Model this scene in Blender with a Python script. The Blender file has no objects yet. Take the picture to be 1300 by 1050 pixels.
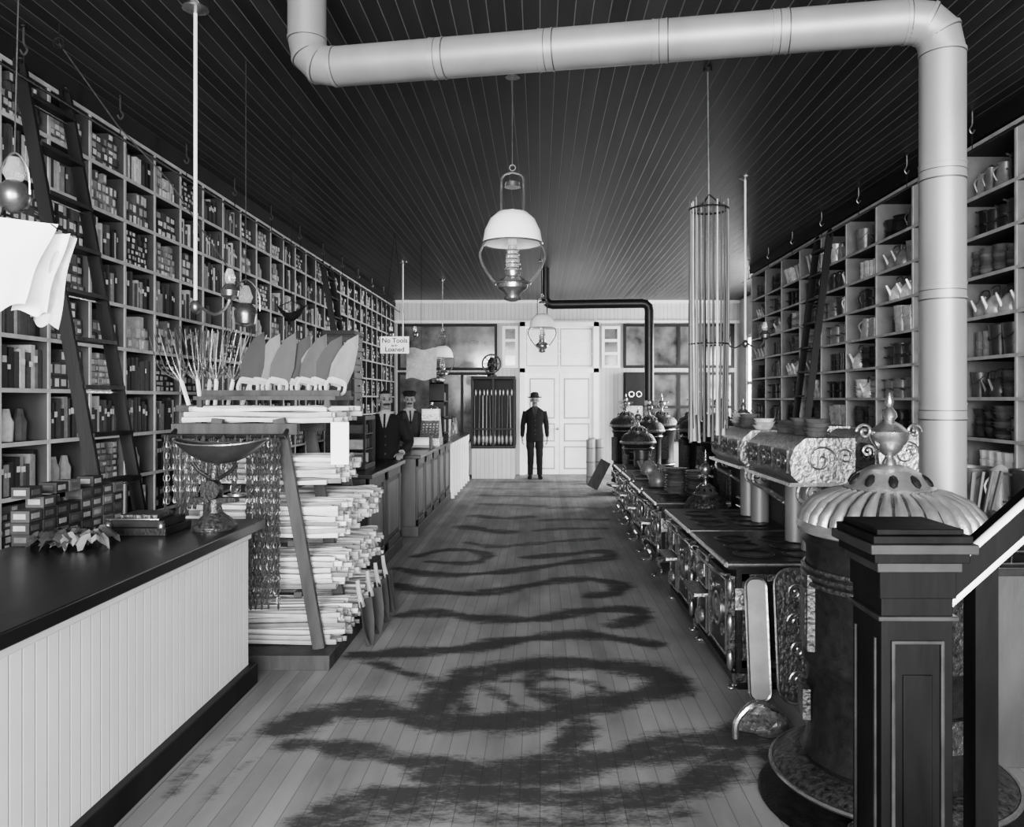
import bpy, math, random
from mathutils import Vector, Matrix
import numpy as np
R=random.Random(7)
S=bpy.context.scene; COL=S.collection
pi=math.pi
CH=3.80   # ceiling height
CAMZ=1.64
def P(px,py,Y): return Vector(((px-685)/1000*Y, Y, CAMZ-(py-507)/1000*Y))

# ---------------------------------------------------------------- materials
def mat(name,v=.5,rough=.5,metal=0.,attr=False,noise=0.,ns=20,stretch=(1,1,1),bump=0.,bs=60,coat=0.,trans=0.,spec=.5):
    m=bpy.data.materials.new(name); m.use_nodes=True
    nt=m.node_tree; b=nt.nodes['Principled BSDF']
    b.inputs['Roughness'].default_value=rough; b.inputs['Metallic'].default_value=metal
    b.inputs['Coat Weight'].default_value=coat
    b.inputs['Transmission Weight'].default_value=trans
    b.inputs['Specular IOR Level'].default_value=spec
    tc=nt.nodes.new('ShaderNodeTexCoord'); mp=nt.nodes.new('ShaderNodeMapping')
    nt.links.new(tc.outputs['Object'],mp.inputs['Vector']); mp.inputs['Scale'].default_value=stretch
    if attr:
        a=nt.nodes.new('ShaderNodeAttribute'); a.attribute_name='Col'; src=a.outputs['Color']
    else:
        r=nt.nodes.new('ShaderNodeRGB'); r.outputs[0].default_value=(v,v,v,1); src=r.outputs[0]
    n=nt.nodes.new('ShaderNodeTexNoise'); n.inputs['Scale'].default_value=ns; n.inputs['Detail'].default_value=5
    nt.links.new(mp.outputs[0],n.inputs['Vector'])
    mr=nt.nodes.new('ShaderNodeMapRange'); mr.inputs[1].default_value=.3; mr.inputs[2].default_value=.7
    mr.inputs[3].default_value=1-noise; mr.inputs[4].default_value=1+noise
    nt.links.new(n.outputs['Fac'],mr.inputs[0])
    vm=nt.nodes.new('ShaderNodeVectorMath'); vm.operation='SCALE'
    nt.links.new(src,vm.inputs[0]); nt.links.new(mr.outputs[0],vm.inputs['Scale'])
    nt.links.new(vm.outputs[0],b.inputs['Base Color'])
    if bump:
        n2=nt.nodes.new('ShaderNodeTexNoise'); n2.inputs['Scale'].default_value=bs; n2.inputs['Detail'].default_value=4
        nt.links.new(mp.outputs[0],n2.inputs['Vector'])
        bp=nt.nodes.new('ShaderNodeBump'); bp.inputs['Strength'].default_value=bump; bp.inputs['Distance'].default_value=.01
        nt.links.new(n2.outputs['Fac'],bp.inputs['Height']); nt.links.new(bp.outputs[0],b.inputs['Normal'])
    return m
def board_mat(name,axis,width,v,gv,gw=.08,rough=.5,noise=.3,rnd=.25,coat=0.,stretch=(1,1,1),ns=3,bump=.6,spec=.5):
    """boards separated by grooves along one object axis"""
    m=mat(name,v,rough,0,noise=noise,ns=ns,stretch=stretch,coat=coat,spec=spec)
    nt=m.node_tree; b=nt.nodes['Principled BSDF']
    tc=[n for n in nt.nodes if n.type=='TEX_COORD'][0]
    sx=nt.nodes.new('ShaderNodeSeparateXYZ'); nt.links.new(tc.outputs['Object'],sx.inputs[0])
    def M(op,a,bv=None,c=None):
        n=nt.nodes.new('ShaderNodeMath'); n.operation=op
        for i,x in enumerate((a,bv,c)):
            if x is None: continue
            if isinstance(x,(int,float)): n.inputs[i].default_value=x
            else: nt.links.new(x,n.inputs[i])
        return n.outputs[0]
    d=M('DIVIDE',sx.outputs[axis],width)
    fr=M('FRACT',d); fl=M('FLOOR',d)
    g1=M('LESS_THAN',fr,gw)
    wn=nt.nodes.new('ShaderNodeTexWhiteNoise'); wn.noise_dimensions='1D'; nt.links.new(fl,wn.inputs['W'])
    k=M('MULTIPLY_ADD',wn.outputs['Value'],2*rnd,1-rnd)
    vm=nt.nodes.new('ShaderNodeVectorMath'); vm.operation='SCALE'
    base=b.inputs['Base Color'].links[0].from_socket
    nt.links.new(base,vm.inputs[0]); nt.links.new(k,vm.inputs['Scale'])
    mx=nt.nodes.new('ShaderNodeMix'); mx.data_type='RGBA'
    nt.links.new(g1,mx.inputs[0]); nt.links.new(vm.outputs[0],mx.inputs[6]); mx.inputs[7].default_value=(gv,gv,gv,1)
    nt.links.new(mx.outputs[2],b.inputs['Base Color'])
    if bump:
        tri=M('ABSOLUTE',M('SUBTRACT',fr,gw/2)); hh=M('MINIMUM',M('DIVIDE',tri,gw),1.0)
        bp=nt.nodes.new('ShaderNodeBump'); bp.inputs['Strength'].default_value=bump; bp.inputs['Distance'].default_value=.004
        nt.links.new(hh,bp.inputs['Height']); nt.links.new(bp.outputs[0],b.inputs['Normal'])
    return m

M_attr=mat('painted_goods',attr=True,rough=.65,noise=.2,ns=30,spec=.2)
M_tin=mat('tinware',attr=True,rough=.36,metal=.35,noise=.3,ns=18,spec=.5)
M_iron=mat('cast_iron',.007,.36,.0,noise=.4,ns=25,bump=.25,bs=80,spec=.14)
M_ironorn=mat('ornate_iron',.04,.36,.6,noise=.8,ns=45,bump=1.0,bs=45)
M_nick=mat('nickel',.45,.24,.95,noise=.25,ns=15,bump=.15,bs=30)
M_nickorn=mat('nickel_ornament',.30,.32,.85,noise=.6,ns=45,bump=1.0,bs=45)
M_dome=mat('nickel_dome',.34,.34,.75,noise=.35,ns=12,bump=.2,bs=60)
M_pipe=mat('stovepipe_steel',.225,.46,.45,noise=.16,ns=4,stretch=(1,1,.5),bump=.05,bs=12,spec=.3)
M_pipeseam=mat('stovepipe_seam',.04,.5,.4,noise=.2,ns=10)
M_pipeblk=mat('stovepipe_black',.012,.4,.3,noise=.3,ns=8,spec=.3)
M_dark=mat('dark_wood',.006,.5,noise=.5,ns=6,stretch=(1,1,.15),bump=.1,spec=.12)
M_top=mat('counter_top_wood',.006,.3,noise=.8,ns=5,stretch=(1,.15,1),bump=.08,spec=.35)
M_rack=mat('rack_wood',.03,.6,noise=.35,ns=14,stretch=(1,1,.2),bump=.2,spec=.15)
M_handle=mat('ash_handle',attr=True,rough=.5,noise=.15,ns=15,spec=.3)
M_white=mat('white_paint',.72,.5,noise=.06,ns=4)
M_shelf=mat('shelf_paint',.31,.6,noise=.25,ns=8)
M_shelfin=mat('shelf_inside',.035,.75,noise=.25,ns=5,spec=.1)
M_shelfinR=mat('shelf_inside_lit',.13,.7,noise=.25,ns=5,spec=.1)  # lighter copy: light on the right-hand uprights is put into the colour
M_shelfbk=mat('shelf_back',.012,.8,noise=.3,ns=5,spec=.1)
M_paper=mat('paper',.85,.7,noise=.05,ns=6,bump=.1,bs=15)
M_milk=mat('milk_glass',.85,.2,noise=.02)
M_glass=mat('lamp_glass',.9,.05,trans=.85)
M_mirror=mat('dark_window_glass',.07,.12,.2,noise=1.,ns=2.6)  # cloudy noise paints pale reflections into the glass colour
M_steel=mat('saw_steel',.16,.4,.5,noise=.35,ns=9)
M_chain=mat('chain_metal',.12,.35,.8,noise=.3,ns=30)
M_brass=mat('lamp_metal',.2,.25,.9,noise=.3,ns=20)
M_body=mat('figure',attr=True,rough=.85,noise=.12,ns=30,spec=.10)
M_ceil=board_mat('ceiling_boards',0,.098,.013,.10,.065,rough=.5,noise=.5,rnd=.45,coat=0,stretch=(1,.12,1),ns=6,bump=.7,spec=.25)  # pale groove colour paints in the light the grooves catch
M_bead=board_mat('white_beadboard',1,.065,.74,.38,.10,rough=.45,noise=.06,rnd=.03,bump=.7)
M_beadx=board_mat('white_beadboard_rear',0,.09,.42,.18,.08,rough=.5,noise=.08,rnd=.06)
M_wallp=mat('wall_plaster',.04,.8,noise=.2,ns=3,spec=.2)
M_frieze=mat('frieze_wood',.006,.6,noise=.3,ns=4,spec=.12)

# ---------------------------------------------------------------- mesh builder
class MB:
    def __init__(s): s.v=[];s.f=[];s.m=[];s.c=[];s.sm=[];s.mats=[];s.T=Matrix()
    def add(s,vs,fs,m,c=.5,smooth=False):
        o=len(s.v); T=s.T
        s.v.extend([tuple(T@Vector(v)) for v in vs])
        if m not in s.mats: s.mats.append(m)
        k=s.mats.index(m)
        for f in fs:
            s.f.append([i+o for i in f]); s.m.append(k); s.c.append(c); s.sm.append(smooth)
    def box(s,x0,x1,y0,y1,z0,z1,m,c=.5,rot=None):
        vs=[(x0,y0,z0),(x1,y0,z0),(x1,y1,z0),(x0,y1,z0),(x0,y0,z1),(x1,y0,z1),(x1,y1,z1),(x0,y1,z1)]
        if rot is not None:
            ce=Vector(((x0+x1)/2,(y0+y1)/2,(z0+z1)/2)); vs=[ce+rot@(Vector(v)-ce) for v in vs]
        s.add(vs,[(0,3,2,1),(4,5,6,7),(0,1,5,4),(1,2,6,5),(2,3,7,6),(3,0,4,7)],m,c)
    def beam(s,p0,p1,w,d,m,c=.5,up=Vector((0,1,0))):
        p0=Vector(p0);p1=Vector(p1); z=(p1-p0).normalized(); x=up.cross(z).normalized(); y=z.cross(x)
        vs=[]
        for p in (p0,p1):
            for a,b in ((-1,-1),(1,-1),(1,1),(-1,1)): vs.append(p+x*a*w/2+y*b*d/2)
        s.add(vs,[(0,3,2,1),(4,5,6,7),(0,1,5,4),(1,2,6,5),(2,3,7,6),(3,0,4,7)],m,c)
    def lathe(s,prof,m,c=.5,at=(0,0,0),seg=20,M=None,n=0,sx=1,sy=1):
        vs=[];fs=[]; at=Vector(at)
        for q in prof:
            r,z=q[0],q[1]; amp=q[2] if len(q)>2 else 0
            for i in range(seg):
                a=2*pi*i/seg; rr=r*(1+amp*math.cos(n*a)) if amp else r
                v=Vector((rr*math.cos(a)*sx,rr*math.sin(a)*sy,z))
                if M is not None: v=M@v
                vs.append(v+at)
        for j in range(len(prof)-1):
            for i in range(seg):
                k=(i+1)%seg; fs.append((j*seg+i,j*seg+k,(j+1)*seg+k,(j+1)*seg+i))
        if prof[0][0]>1e-4: fs.append(tuple(range(seg-1,-1,-1)))
        if prof[-1][0]>1e-4: fs.append(tuple((len(prof)-1)*seg+i for i in range(seg)))
        s.add(vs,fs,m,c,True)
    def tube(s,pts,r,m,c=.5,seg=8,closed=False,flat=1.):
        pts=[Vector(p) for p in pts]; n=len(pts)
        rs=list(r) if isinstance(r,(list,tuple)) else [r]*n
        vs=[];fs=[]; nrm=None
        for i,p in enumerate(pts):
            if closed: t=(pts[(i+1)%n]-pts[i-1])
            else: t=pts[min(i+1,n-1)]-pts[max(i-1,0)]
            if t.length<1e-9: t=Vector((0,0,1))
            t.normalize()
            if nrm is None:
                nrm=Vector((0,0,1)).cross(t)
                if nrm.length<.05: nrm=Vector((1,0,0))
                nrm=(nrm-t*nrm.dot(t)).normalized()
            else: nrm=(nrm-t*nrm.dot(t)).normalized()
            b=t.cross(nrm)
            for k in range(seg):
                a=2*pi*k/seg; vs.append(p+nrm*math.cos(a)*rs[i]+b*math.sin(a)*rs[i]*flat)
        rng=n if closed else n-1
        for j in range(rng):
            j2=(j+1)%n
            for k in range(seg):
                k2=(k+1)%seg; fs.append((j*seg+k,j*seg+k2,j2*seg+k2,j2*seg+k))
        if not closed:
            fs.append(tuple(range(seg-1,-1,-1))); fs.append(tuple((n-1)*seg+k for k in range(seg)))
        s.add(vs,fs,m,c,True)
    def ell(s,ce,r,m,c=.5,seg=14,rings=9,rot=None):
        prof=[(math.sin(pi*i/rings),-math.cos(pi*i/rings)) for i in range(rings+1)]
        prof[0]=(1e-5,-1);prof[-1]=(1e-5,1)
        Mx=Matrix.Diagonal(Vector(r)) 
        if rot is not None: Mx=rot@Mx
        s.lathe(prof,m,c,at=ce,seg=seg,M=Mx)
    def torus(s,ce,R1,r,m,c=.5,axis='Z',seg=20,ts=6,sx=1,sy=1):
        pts=[]
        for i in range(seg):
            a=2*pi*i/seg; u=R1*math.cos(a)*sx; w=R1*math.sin(a)*sy
            d={'Z':(u,w,0),'Y':(u,0,w),'X':(0,u,w)}[axis]; pts.append(Vector(ce)+Vector(d))
        s.tube(pts,r,m,c,ts,closed=True)
    def build(s,name,origin=None,bevel=0,parent=None,sharp=38):
        me=bpy.data.meshes.new(name)
        V=np.array(s.v,dtype=float)
        if origin is None:
            mn=V.min(0);mx=V.max(0); origin=((mn[0]+mx[0])/2,(mn[1]+mx[1])/2,mn[2])
        o=np.array(origin); 
        me.from_pydata((V-o).tolist(),[],s.f)
        for m in s.mats: me.materials.append(m)
        me.polygons.foreach_set('material_index',s.m); me.polygons.foreach_set('use_smooth',s.sm)
        ca=me.color_attributes.new('Col','FLOAT_COLOR','CORNER')
        arr=[]
        for f,c in zip(s.f,s.c):
            arr.extend((c,c,c,1.)*len(f))
        ca.data.foreach_set('color',arr)
        me.validate(); me.update()
        try: me.set_sharp_from_angle(angle=math.radians(sharp))
        except Exception: pass
        ob=bpy.data.objects.new(name,me); COL.objects.link(ob)
        if parent is None: ob.location=origin
        else:
            ob.parent=parent; ob.location=Vector(origin)-parent.location
        if bevel:
            md=ob.modifiers.new('b','BEVEL'); md.width=bevel; md.segments=2; md.limit_method='ANGLE'
        return ob
def cat(pts,n=6):
    pts=[Vector(p) for p in pts]; out=[]
    for i in range(len(pts)-1):
        p0=pts[max(i-1,0)];p1=pts[i];p2=pts[i+1];p3=pts[min(i+2,len(pts)-1)]
        for k in range(n):
            t=k/n
            out.append(.5*((2*p1)+(p2-p0)*t+(2*p0-5*p1+4*p2-p3)*t*t+(3*p1-p0-3*p2+p3)*t**3))
    out.append(pts[-1]); return out

# ---------------------------------------------------------------- room shell
YB=17.2; YF=-3.0; XL=-3.52; XR=3.95; XR2=4.36
# floor with damp sprinkling strokes
def floor():
    strokes=[
     ([(365,925),(410,905),(470,900),(540,912),(610,918),(680,912),(745,895),(830,880),(850,862),(800,848),(720,842),(650,846),(590,862),(560,885),(545,905)],.14,1),
     ([(640,866),(690,862),(745,866),(765,880),(735,890),(690,884)],.055,.7),
     ([(600,868),(640,885),(655,905)],.06,.7),([(690,850),(672,868),(700,890),(735,905)],.07,.8),
     ([(375,945),(430,948),(500,962),(580,972),(650,975),(715,950),(740,915),(700,880)],.10,.85),
     ([(560,985),(650,985),(750,968),(850,950),(930,935),(1000,935),(1060,965)],.15,.95),
     ([(380,1045),(480,1015),(600,1005),(720,1015),(840,1010),(900,985),(940,940)],.12,.9),
     ([(420,1048),(560,1030),(700,1042),(860,1030)],.11,.7),
     ([(945,935),(985,965),(1020,1000)],.10,.85),
     ([(920,985),(960,990),(1020,1000)],.05,.6),
     ([(450,830),(500,850),(555,868),(590,900)],.07,.8),
     ([(450,832),(520,828),(590,824),(660,812),(740,806),(830,818)],.11,1),
     ([(510,782),(550,778),(610,785),(680,786),(740,776),(800,774),(812,784),(780,795)],.12,.95),
     ([(500,742),(540,750),(610,753),(680,742),(740,735),(785,742),(780,752),(750,757)],.12,.95),
     ([(505,722),(560,730),(640,726),(710,716),(772,708),(765,700),(720,704),(668,708)],.12,.9),
     ([(530,706),(560,699),(600,699),(618,707),(595,715),(545,713)],.10,.85),
     ([(595,689),(625,694),(660,692),(700,688),(755,684)],.11,.75),
     ([(590,669),(625,674),(650,676)],.16,.85),([(680,674),(720,671),(765,671)],.12,.75),
     ([(605,655),(640,658),(670,656)],.15,.8),([(690,661),(725,659),(765,660)],.14,.7),
     ([(615,640),(650,641),(690,643)],.15,.7),([(700,645),(740,644),(752,645)],.14,.7),
     ([(610,629),(660,630),(740,631)],.15,.65),([(612,620),(680,621),(745,620)],.15,.6),([(620,612),(700,612),(740,612)],.2,.6),
     ([(215,1010),(260,960),(300,935)],.06,.5),([(240,1040),(290,985),(340,955)],.05,.4),([(860,870),(880,884)],.03,.8)]
    st=.025
    xs=np.arange(-1.75,1.75+1e-6,st); ys=np.arange(2.5,YB+1e-6,.03)
    ys[-1]=YB
    X,Y=np.meshgrid(xs,ys); W=np.zeros_like(X)
    def w2(p): Z=1640/(p[1]-507); return Vector(((p[0]-685)/1000*Z,Z))
    for pts,w,k in strokes:
        q=cat([tuple(w2(p))+(0,) for p in pts],5)
        for i,(a,b) in enumerate(zip(q[:-1],q[1:])):
            wv=w*(1+.28*math.sin(i*.9+w*90))
            d=b-a; L=d.x*d.x+d.y*d.y+1e-9
            t=np.clip(((X-a.x)*d.x+(Y-a.y)*d.y)/L,0,1)
            D=np.hypot(X-a.x-t*d.x,Y-a.y-t*d.y)
            W=np.maximum(W,k*np.clip(1.4-D/wv,0,1))
    nx=len(xs);ny=len(ys)
    verts=np.stack([X.ravel(),Y.ravel(),np.zeros(X.size)],1).tolist(); wet=W.ravel().tolist()
    fs=[]
    for j in range(ny-1):
        o=j*nx
        for i in range(nx-1): fs.append((o+i,o+i+1,o+nx+i+1,o+nx+i))
    def quad(x0,x1,y0,y1):
        o=len(verts); verts.extend([(x0,y0,0),(x1,y0,0),(x1,y1,0),(x0,y1,0)]); wet.extend([0]*4); fs.append((o,o+1,o+2,o+3))
    quad(-4.6,-1.75,YF,YB); quad(1.75,4.6,YF,YB); quad(-1.75,1.75,YF,2.5)
    me=bpy.data.meshes.new('floor'); me.from_pydata(verts,[],fs)
    at=me.attributes.new('wet','FLOAT','POINT'); at.data.foreach_set('value',wet)
    ob=bpy.data.objects.new('floor',me); COL.objects.link(ob)
    m=board_mat('floor_boards',0,.085,.17,.085,.04,rough=.75,noise=.32,rnd=.12,stretch=(1,.3,1),ns=4,bump=.3,spec=.2)
    nt=m.node_tree; b=nt.nodes['Principled BSDF']
    a=nt.nodes.new('ShaderNodeAttribute'); a.attribute_name='wet'
    tc=nt.nodes.new('ShaderNodeTexCoord'); mp=nt.nodes.new('ShaderNodeMapping'); mp.inputs['Scale'].default_value=(.8,1.9,1)
    nt.links.new(tc.outputs['Object'],mp.inputs[0])
    def noise(sc,det):
        n=nt.nodes.new('ShaderNodeTexNoise'); n.inputs['Scale'].default_value=sc; n.inputs['Detail'].default_value=det; n.inputs['Roughness'].default_value=.72
        nt.links.new(mp.outputs[0],n.inputs['Vector']); return n.outputs['Fac']
    def mth(op,x,y,z=None):
        n=nt.nodes.new('ShaderNodeMath'); n.operation=op
        for i,v in enumerate((x,y,z)):
            if v is None: continue
            if isinstance(v,(int,float)): n.inputs[i].default_value=v
            else: nt.links.new(v,n.inputs[i])
        return n.outputs[0]
    n1=mth('MULTIPLY',mth('SUBTRACT',noise(6,8),.5),1.7); n2=mth('MULTIPLY',mth('SUBTRACT',noise(40,5),.5),1.0)
    s_=mth('ADD',mth('ADD',a.outputs['Fac'],n1),n2)
    mr=nt.nodes.new('ShaderNodeMapRange'); mr.inputs[1].default_value=.25; mr.inputs[2].default_value=.95; mr.inputs[4].default_value=.9; mr.interpolation_type='SMOOTHSTEP'
    nt.links.new(s_,mr.inputs[0])
    g2=nt.nodes.new('ShaderNodeMapRange'); g2.inputs[1].default_value=.0; g2.inputs[2].default_value=.4
    nt.links.new(a.outputs['Fac'],g2.inputs[0])
    gt=mth('MULTIPLY',mr.outputs[0],g2.outputs[0])
    mx=nt.nodes.new('ShaderNodeMix'); mx.data_type='RGBA'
    base=b.inputs['Base Color'].links[0].from_socket
    nt.links.new(gt,mx.inputs[0]); nt.links.new(base,mx.inputs[6]); mx.inputs[7].default_value=(.012,.012,.012,1)
    nt.links.new(mx.outputs[2],b.inputs['Base Color'])
    me.materials.append(m)
floor()
def slab(name,x0,x1,y0,y1,z0,z1,m):
    b=MB(); b.box(x0,x1,y0,y1,z0,z1,m); return b.build(name,origin=(0,0,0))
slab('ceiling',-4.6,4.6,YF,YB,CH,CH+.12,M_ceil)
slab('wall_left',XL-.1,XL,YF,YB,0,CH,M_wallp)
slab('wall_right',XR,XR+.1,YF,12.75,0,CH,M_wallp)
slab('wall_right_return',XR+.1,XR2,12.65,12.75,0,CH,M_wallp)
b=MB()
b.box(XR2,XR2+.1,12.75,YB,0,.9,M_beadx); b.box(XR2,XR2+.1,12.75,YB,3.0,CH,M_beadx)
b.box(XR2,XR2+.1,12.75,13.3,.9,3.0,M_beadx); b.box(XR2,XR2+.1,16.6,YB,.9,3.0,M_beadx)  # leaves an opening added for the rear fill light
b.build('wall_right_rear',origin=(0,0,0))
b=MB()
for y in (13.3,14.95,16.53): b.box(XR2+.02,XR2+.08,y,y+.07,.9,3.0,M_white)
for z in (.9,1.95,2.93): b.box(XR2+.02,XR2+.08,13.3,16.6,z,z+.07,M_white)
b.build('added_side_window')  # unseen window frame, added to go with the rear fill light
b=MB()
b.box(XL,XR,YF-.1,YF,0,.45,M_wallp); b.box(XL,XR,YF-.1,YF,3.65,CH,M_wallp)
for x0,x1 in ((XL,-3.3),(3.6,XR)): b.box(x0,x1,YF-.1,YF,.45,3.65,M_wallp)
b.build('wall_front',origin=(0,0,0))
b=MB()
for x in (-3.3,-1.0,1.0,3.52): b.box(x,x+.08,YF-.09,YF-.02,.45,3.65,M_white)
for z in (.45,2.7,3.58): b.box(-3.3,3.6,YF-.09,YF-.02,z,z+.07,M_white)
b.build('window_shopfront')
b=MB()
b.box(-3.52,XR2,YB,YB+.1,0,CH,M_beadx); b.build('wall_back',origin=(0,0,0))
b=MB()
b.box(-3.1,-.5,YB-.03,YB-.001,0,.65,M_beadx); b.box(-3.1,-.5,YB-.05,YB-.001,.62,.68,M_white)
b.build('trim_4')
b=MB()
b.box(-3.15,XR2,YB-.06,YB,3.30,3.36,M_white); b.box(-3.15,XR2,YB-.05,YB,3.74,3.8,M_white)
b.build('trim_1')
b=MB(); b.box(-3.2,-3.14,3.0,YB,3.66,CH,M_frieze); b.build('trim_2')
b=MB(); b.box(3.4,3.46,3.0,12.75,3.66,CH,M_frieze); b.build('trim_3')

# double door with transom
b=MB()
y=YB-.02
M_door=mat('door_paint',.78,.45,noise=.1,ns=3)
M_doorg=mat('door_groove',.25,.5,noise=.1)
b.box(-.43,-.31,y-.1,y,0,3.32,M_door); b.box(1.17,1.29,y-.1,y,0,3.32,M_door)
b.box(-.43,1.29,y-.1,y,3.22,3.32,M_door); b.box(-.43,1.29,y-.1,y,2.22,2.32,M_door)
for x0,x1 in ((-.31,.425),(.435,1.17)):
    b.box(x0,x1,y-.05,y,0.01,2.22,M_door)
    for z0,z1 in ((.12,.62),(.72,1.12),(1.22,2.1)):
        b.box(x0+.09,x1-.09,y-.052,y-.05,z0,z1,M_doorg)
        b.box(x0+.12,x1-.12,y-.062,y-.05,z0+.03,z1-.03,M_door)
b.box(-.31,1.17,y-.03,y,2.32,3.22,M_door)
for x0,x1 in ((-.29,.41),(.45,1.15)):
    b.box(x0,x1,y-.034,y-.03,2.36,3.18,M_doorg); b.box(x0+.02,x1-.02,y-.038,y-.03,2.38,3.16,M_paper)
for z in (2.62,2.9): b.box(-.31,1.17,y-.045,y-.03,z,z+.02,M_door)
b.tube([(.39,y-.11,1.0),(.39,y-.05,1.0)],.018,M_brass); b.ell((.39,y-.12,1.0),(.03,.03,.03),M_brass)
b.build('door_1',bevel=.004)
def rearwin(name,x0,x1,z0,z1,nx,nz,frame=M_dark,glass=M_mirror):
    b=MB(); y=YB-.07
    b.box(x0,x1,y,YB-.035,z0,z1,glass)
    for i in range(nx+1):
        x=x0+(x1-x0)*i/nx; b.box(x-.03,x+.03,y-.04,y,z0,z1,frame)
    for i in range(nz+1):
        z=z0+(z1-z0)*i/nz; b.box(x0-.03,x1+.03,y-.045,y,z-.03,z+.03,frame)
    return b.build(name)
rearwin('window_1',-3.05,-.95,2.3,3.25,1,1)
rearwin('window_2',-.78,-.5,2.35,3.2,1,3,M_white)
rearwin('window_3',1.38,1.72,2.35,3.2,1,3,M_white)
rearwin('window_4',1.85,4.2,2.35,3.25,2,1)
rearwin('window_5',-3.05,-1.0,.75,2.2,3,1)
rearwin('window_6',1.85,4.2,.75,2.2,4,2)

# ---------------------------------------------------------------- shelving
def shelving(name,x_front,x_back,y0,y1,bay,zs,ztop,min_):
    b=MB(); sg=1 if x_back>x_front else -1
    xa,xb=min(x_front,x_back),max(x_front,x_back)
    bk=(x_back-.02*sg)
    b.box(min(bk,x_back),max(bk,x_back),y0,y1,0,ztop,M_shelfbk)
    n=round((y1-y0)/bay); ys=[y0+(y1-y0)*i/n for i in range(n+1)]
    e=x_front
    for y in ys:
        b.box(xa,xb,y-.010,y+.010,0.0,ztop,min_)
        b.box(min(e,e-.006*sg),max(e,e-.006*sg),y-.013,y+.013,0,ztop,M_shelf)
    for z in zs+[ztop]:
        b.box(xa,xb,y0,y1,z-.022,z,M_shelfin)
        b.box(min(e,e-.008*sg),max(e,e-.008*sg),y0,y1,z-.024,z+.002,M_shelf)
    b.build(name); return ys
zsL=[.08+.325*i for i in range(11)]
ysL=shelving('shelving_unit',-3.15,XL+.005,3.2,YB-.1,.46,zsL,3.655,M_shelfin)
b=MB()
for i in range(len(ysL)-1):
    ya,yb=ysL[i]+.018,ysL[i+1]-.018
    for zi,z in enumerate(zsL):
        if z<.6: continue
        hmax=.29 if zi<10 else .27
        t=R.random(); xf=-3.17-R.random()*.02
        if t<.62:
            w=R.choice([.05,.06,.07,.085,.105]); h=R.choice([.045,.055,.07,.09]); base=R.choice([.012,.03,.05,.12,.22]); y=ya
            while y+w<yb:
                zz=z+.001; top=hmax*R.uniform(.7,1.08)
                while zz+h<z+min(top,.298):
                    c=max(.01,base*R.uniform(.4,1.6)); dx=R.random()*.02
                    b.box(-3.40,xf-dx,y,y+w-.004,zz,zz+h-.003,M_attr,c)
                    lw=w*R.uniform(.25,.42); lh=h*R.uniform(.2,.4)
                    if R.random()<.85: b.box(xf-dx,xf-dx+.001,y+w/2-lw,y+w/2+lw-.004,zz+h/2-lh,zz+h/2+lh,M_attr,R.uniform(.2,.75))
                    zz+=h
                y+=w
        elif t<.93:
            y=ya
            while y<yb-.03:
                w=R.uniform(.02,.05); h=hmax*R.uniform(.6,.98)
                b.box(-3.38,xf-R.random()*.02,y,y+w-.002,z+.001,z+h,M_attr,R.choice([.01,.015,.03,.05,.2,.45]))
                if R.random()<.5:
                    b.box(xf,xf+.001,y+.004,y+w-.006,z+h*.6,z+h*.75,M_attr,.6)
                y+=w
        else:
            for k in range(3):
                y=ya+.07+k*.13
                b.lathe([(.04,0),(.045,.12),(.03,.15),(.02,.2)],M_attr,R.choice([.05,.3,.5]),at=(-3.26,y,z+.001),seg=8)
b.build('hardware_cartons')

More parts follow.
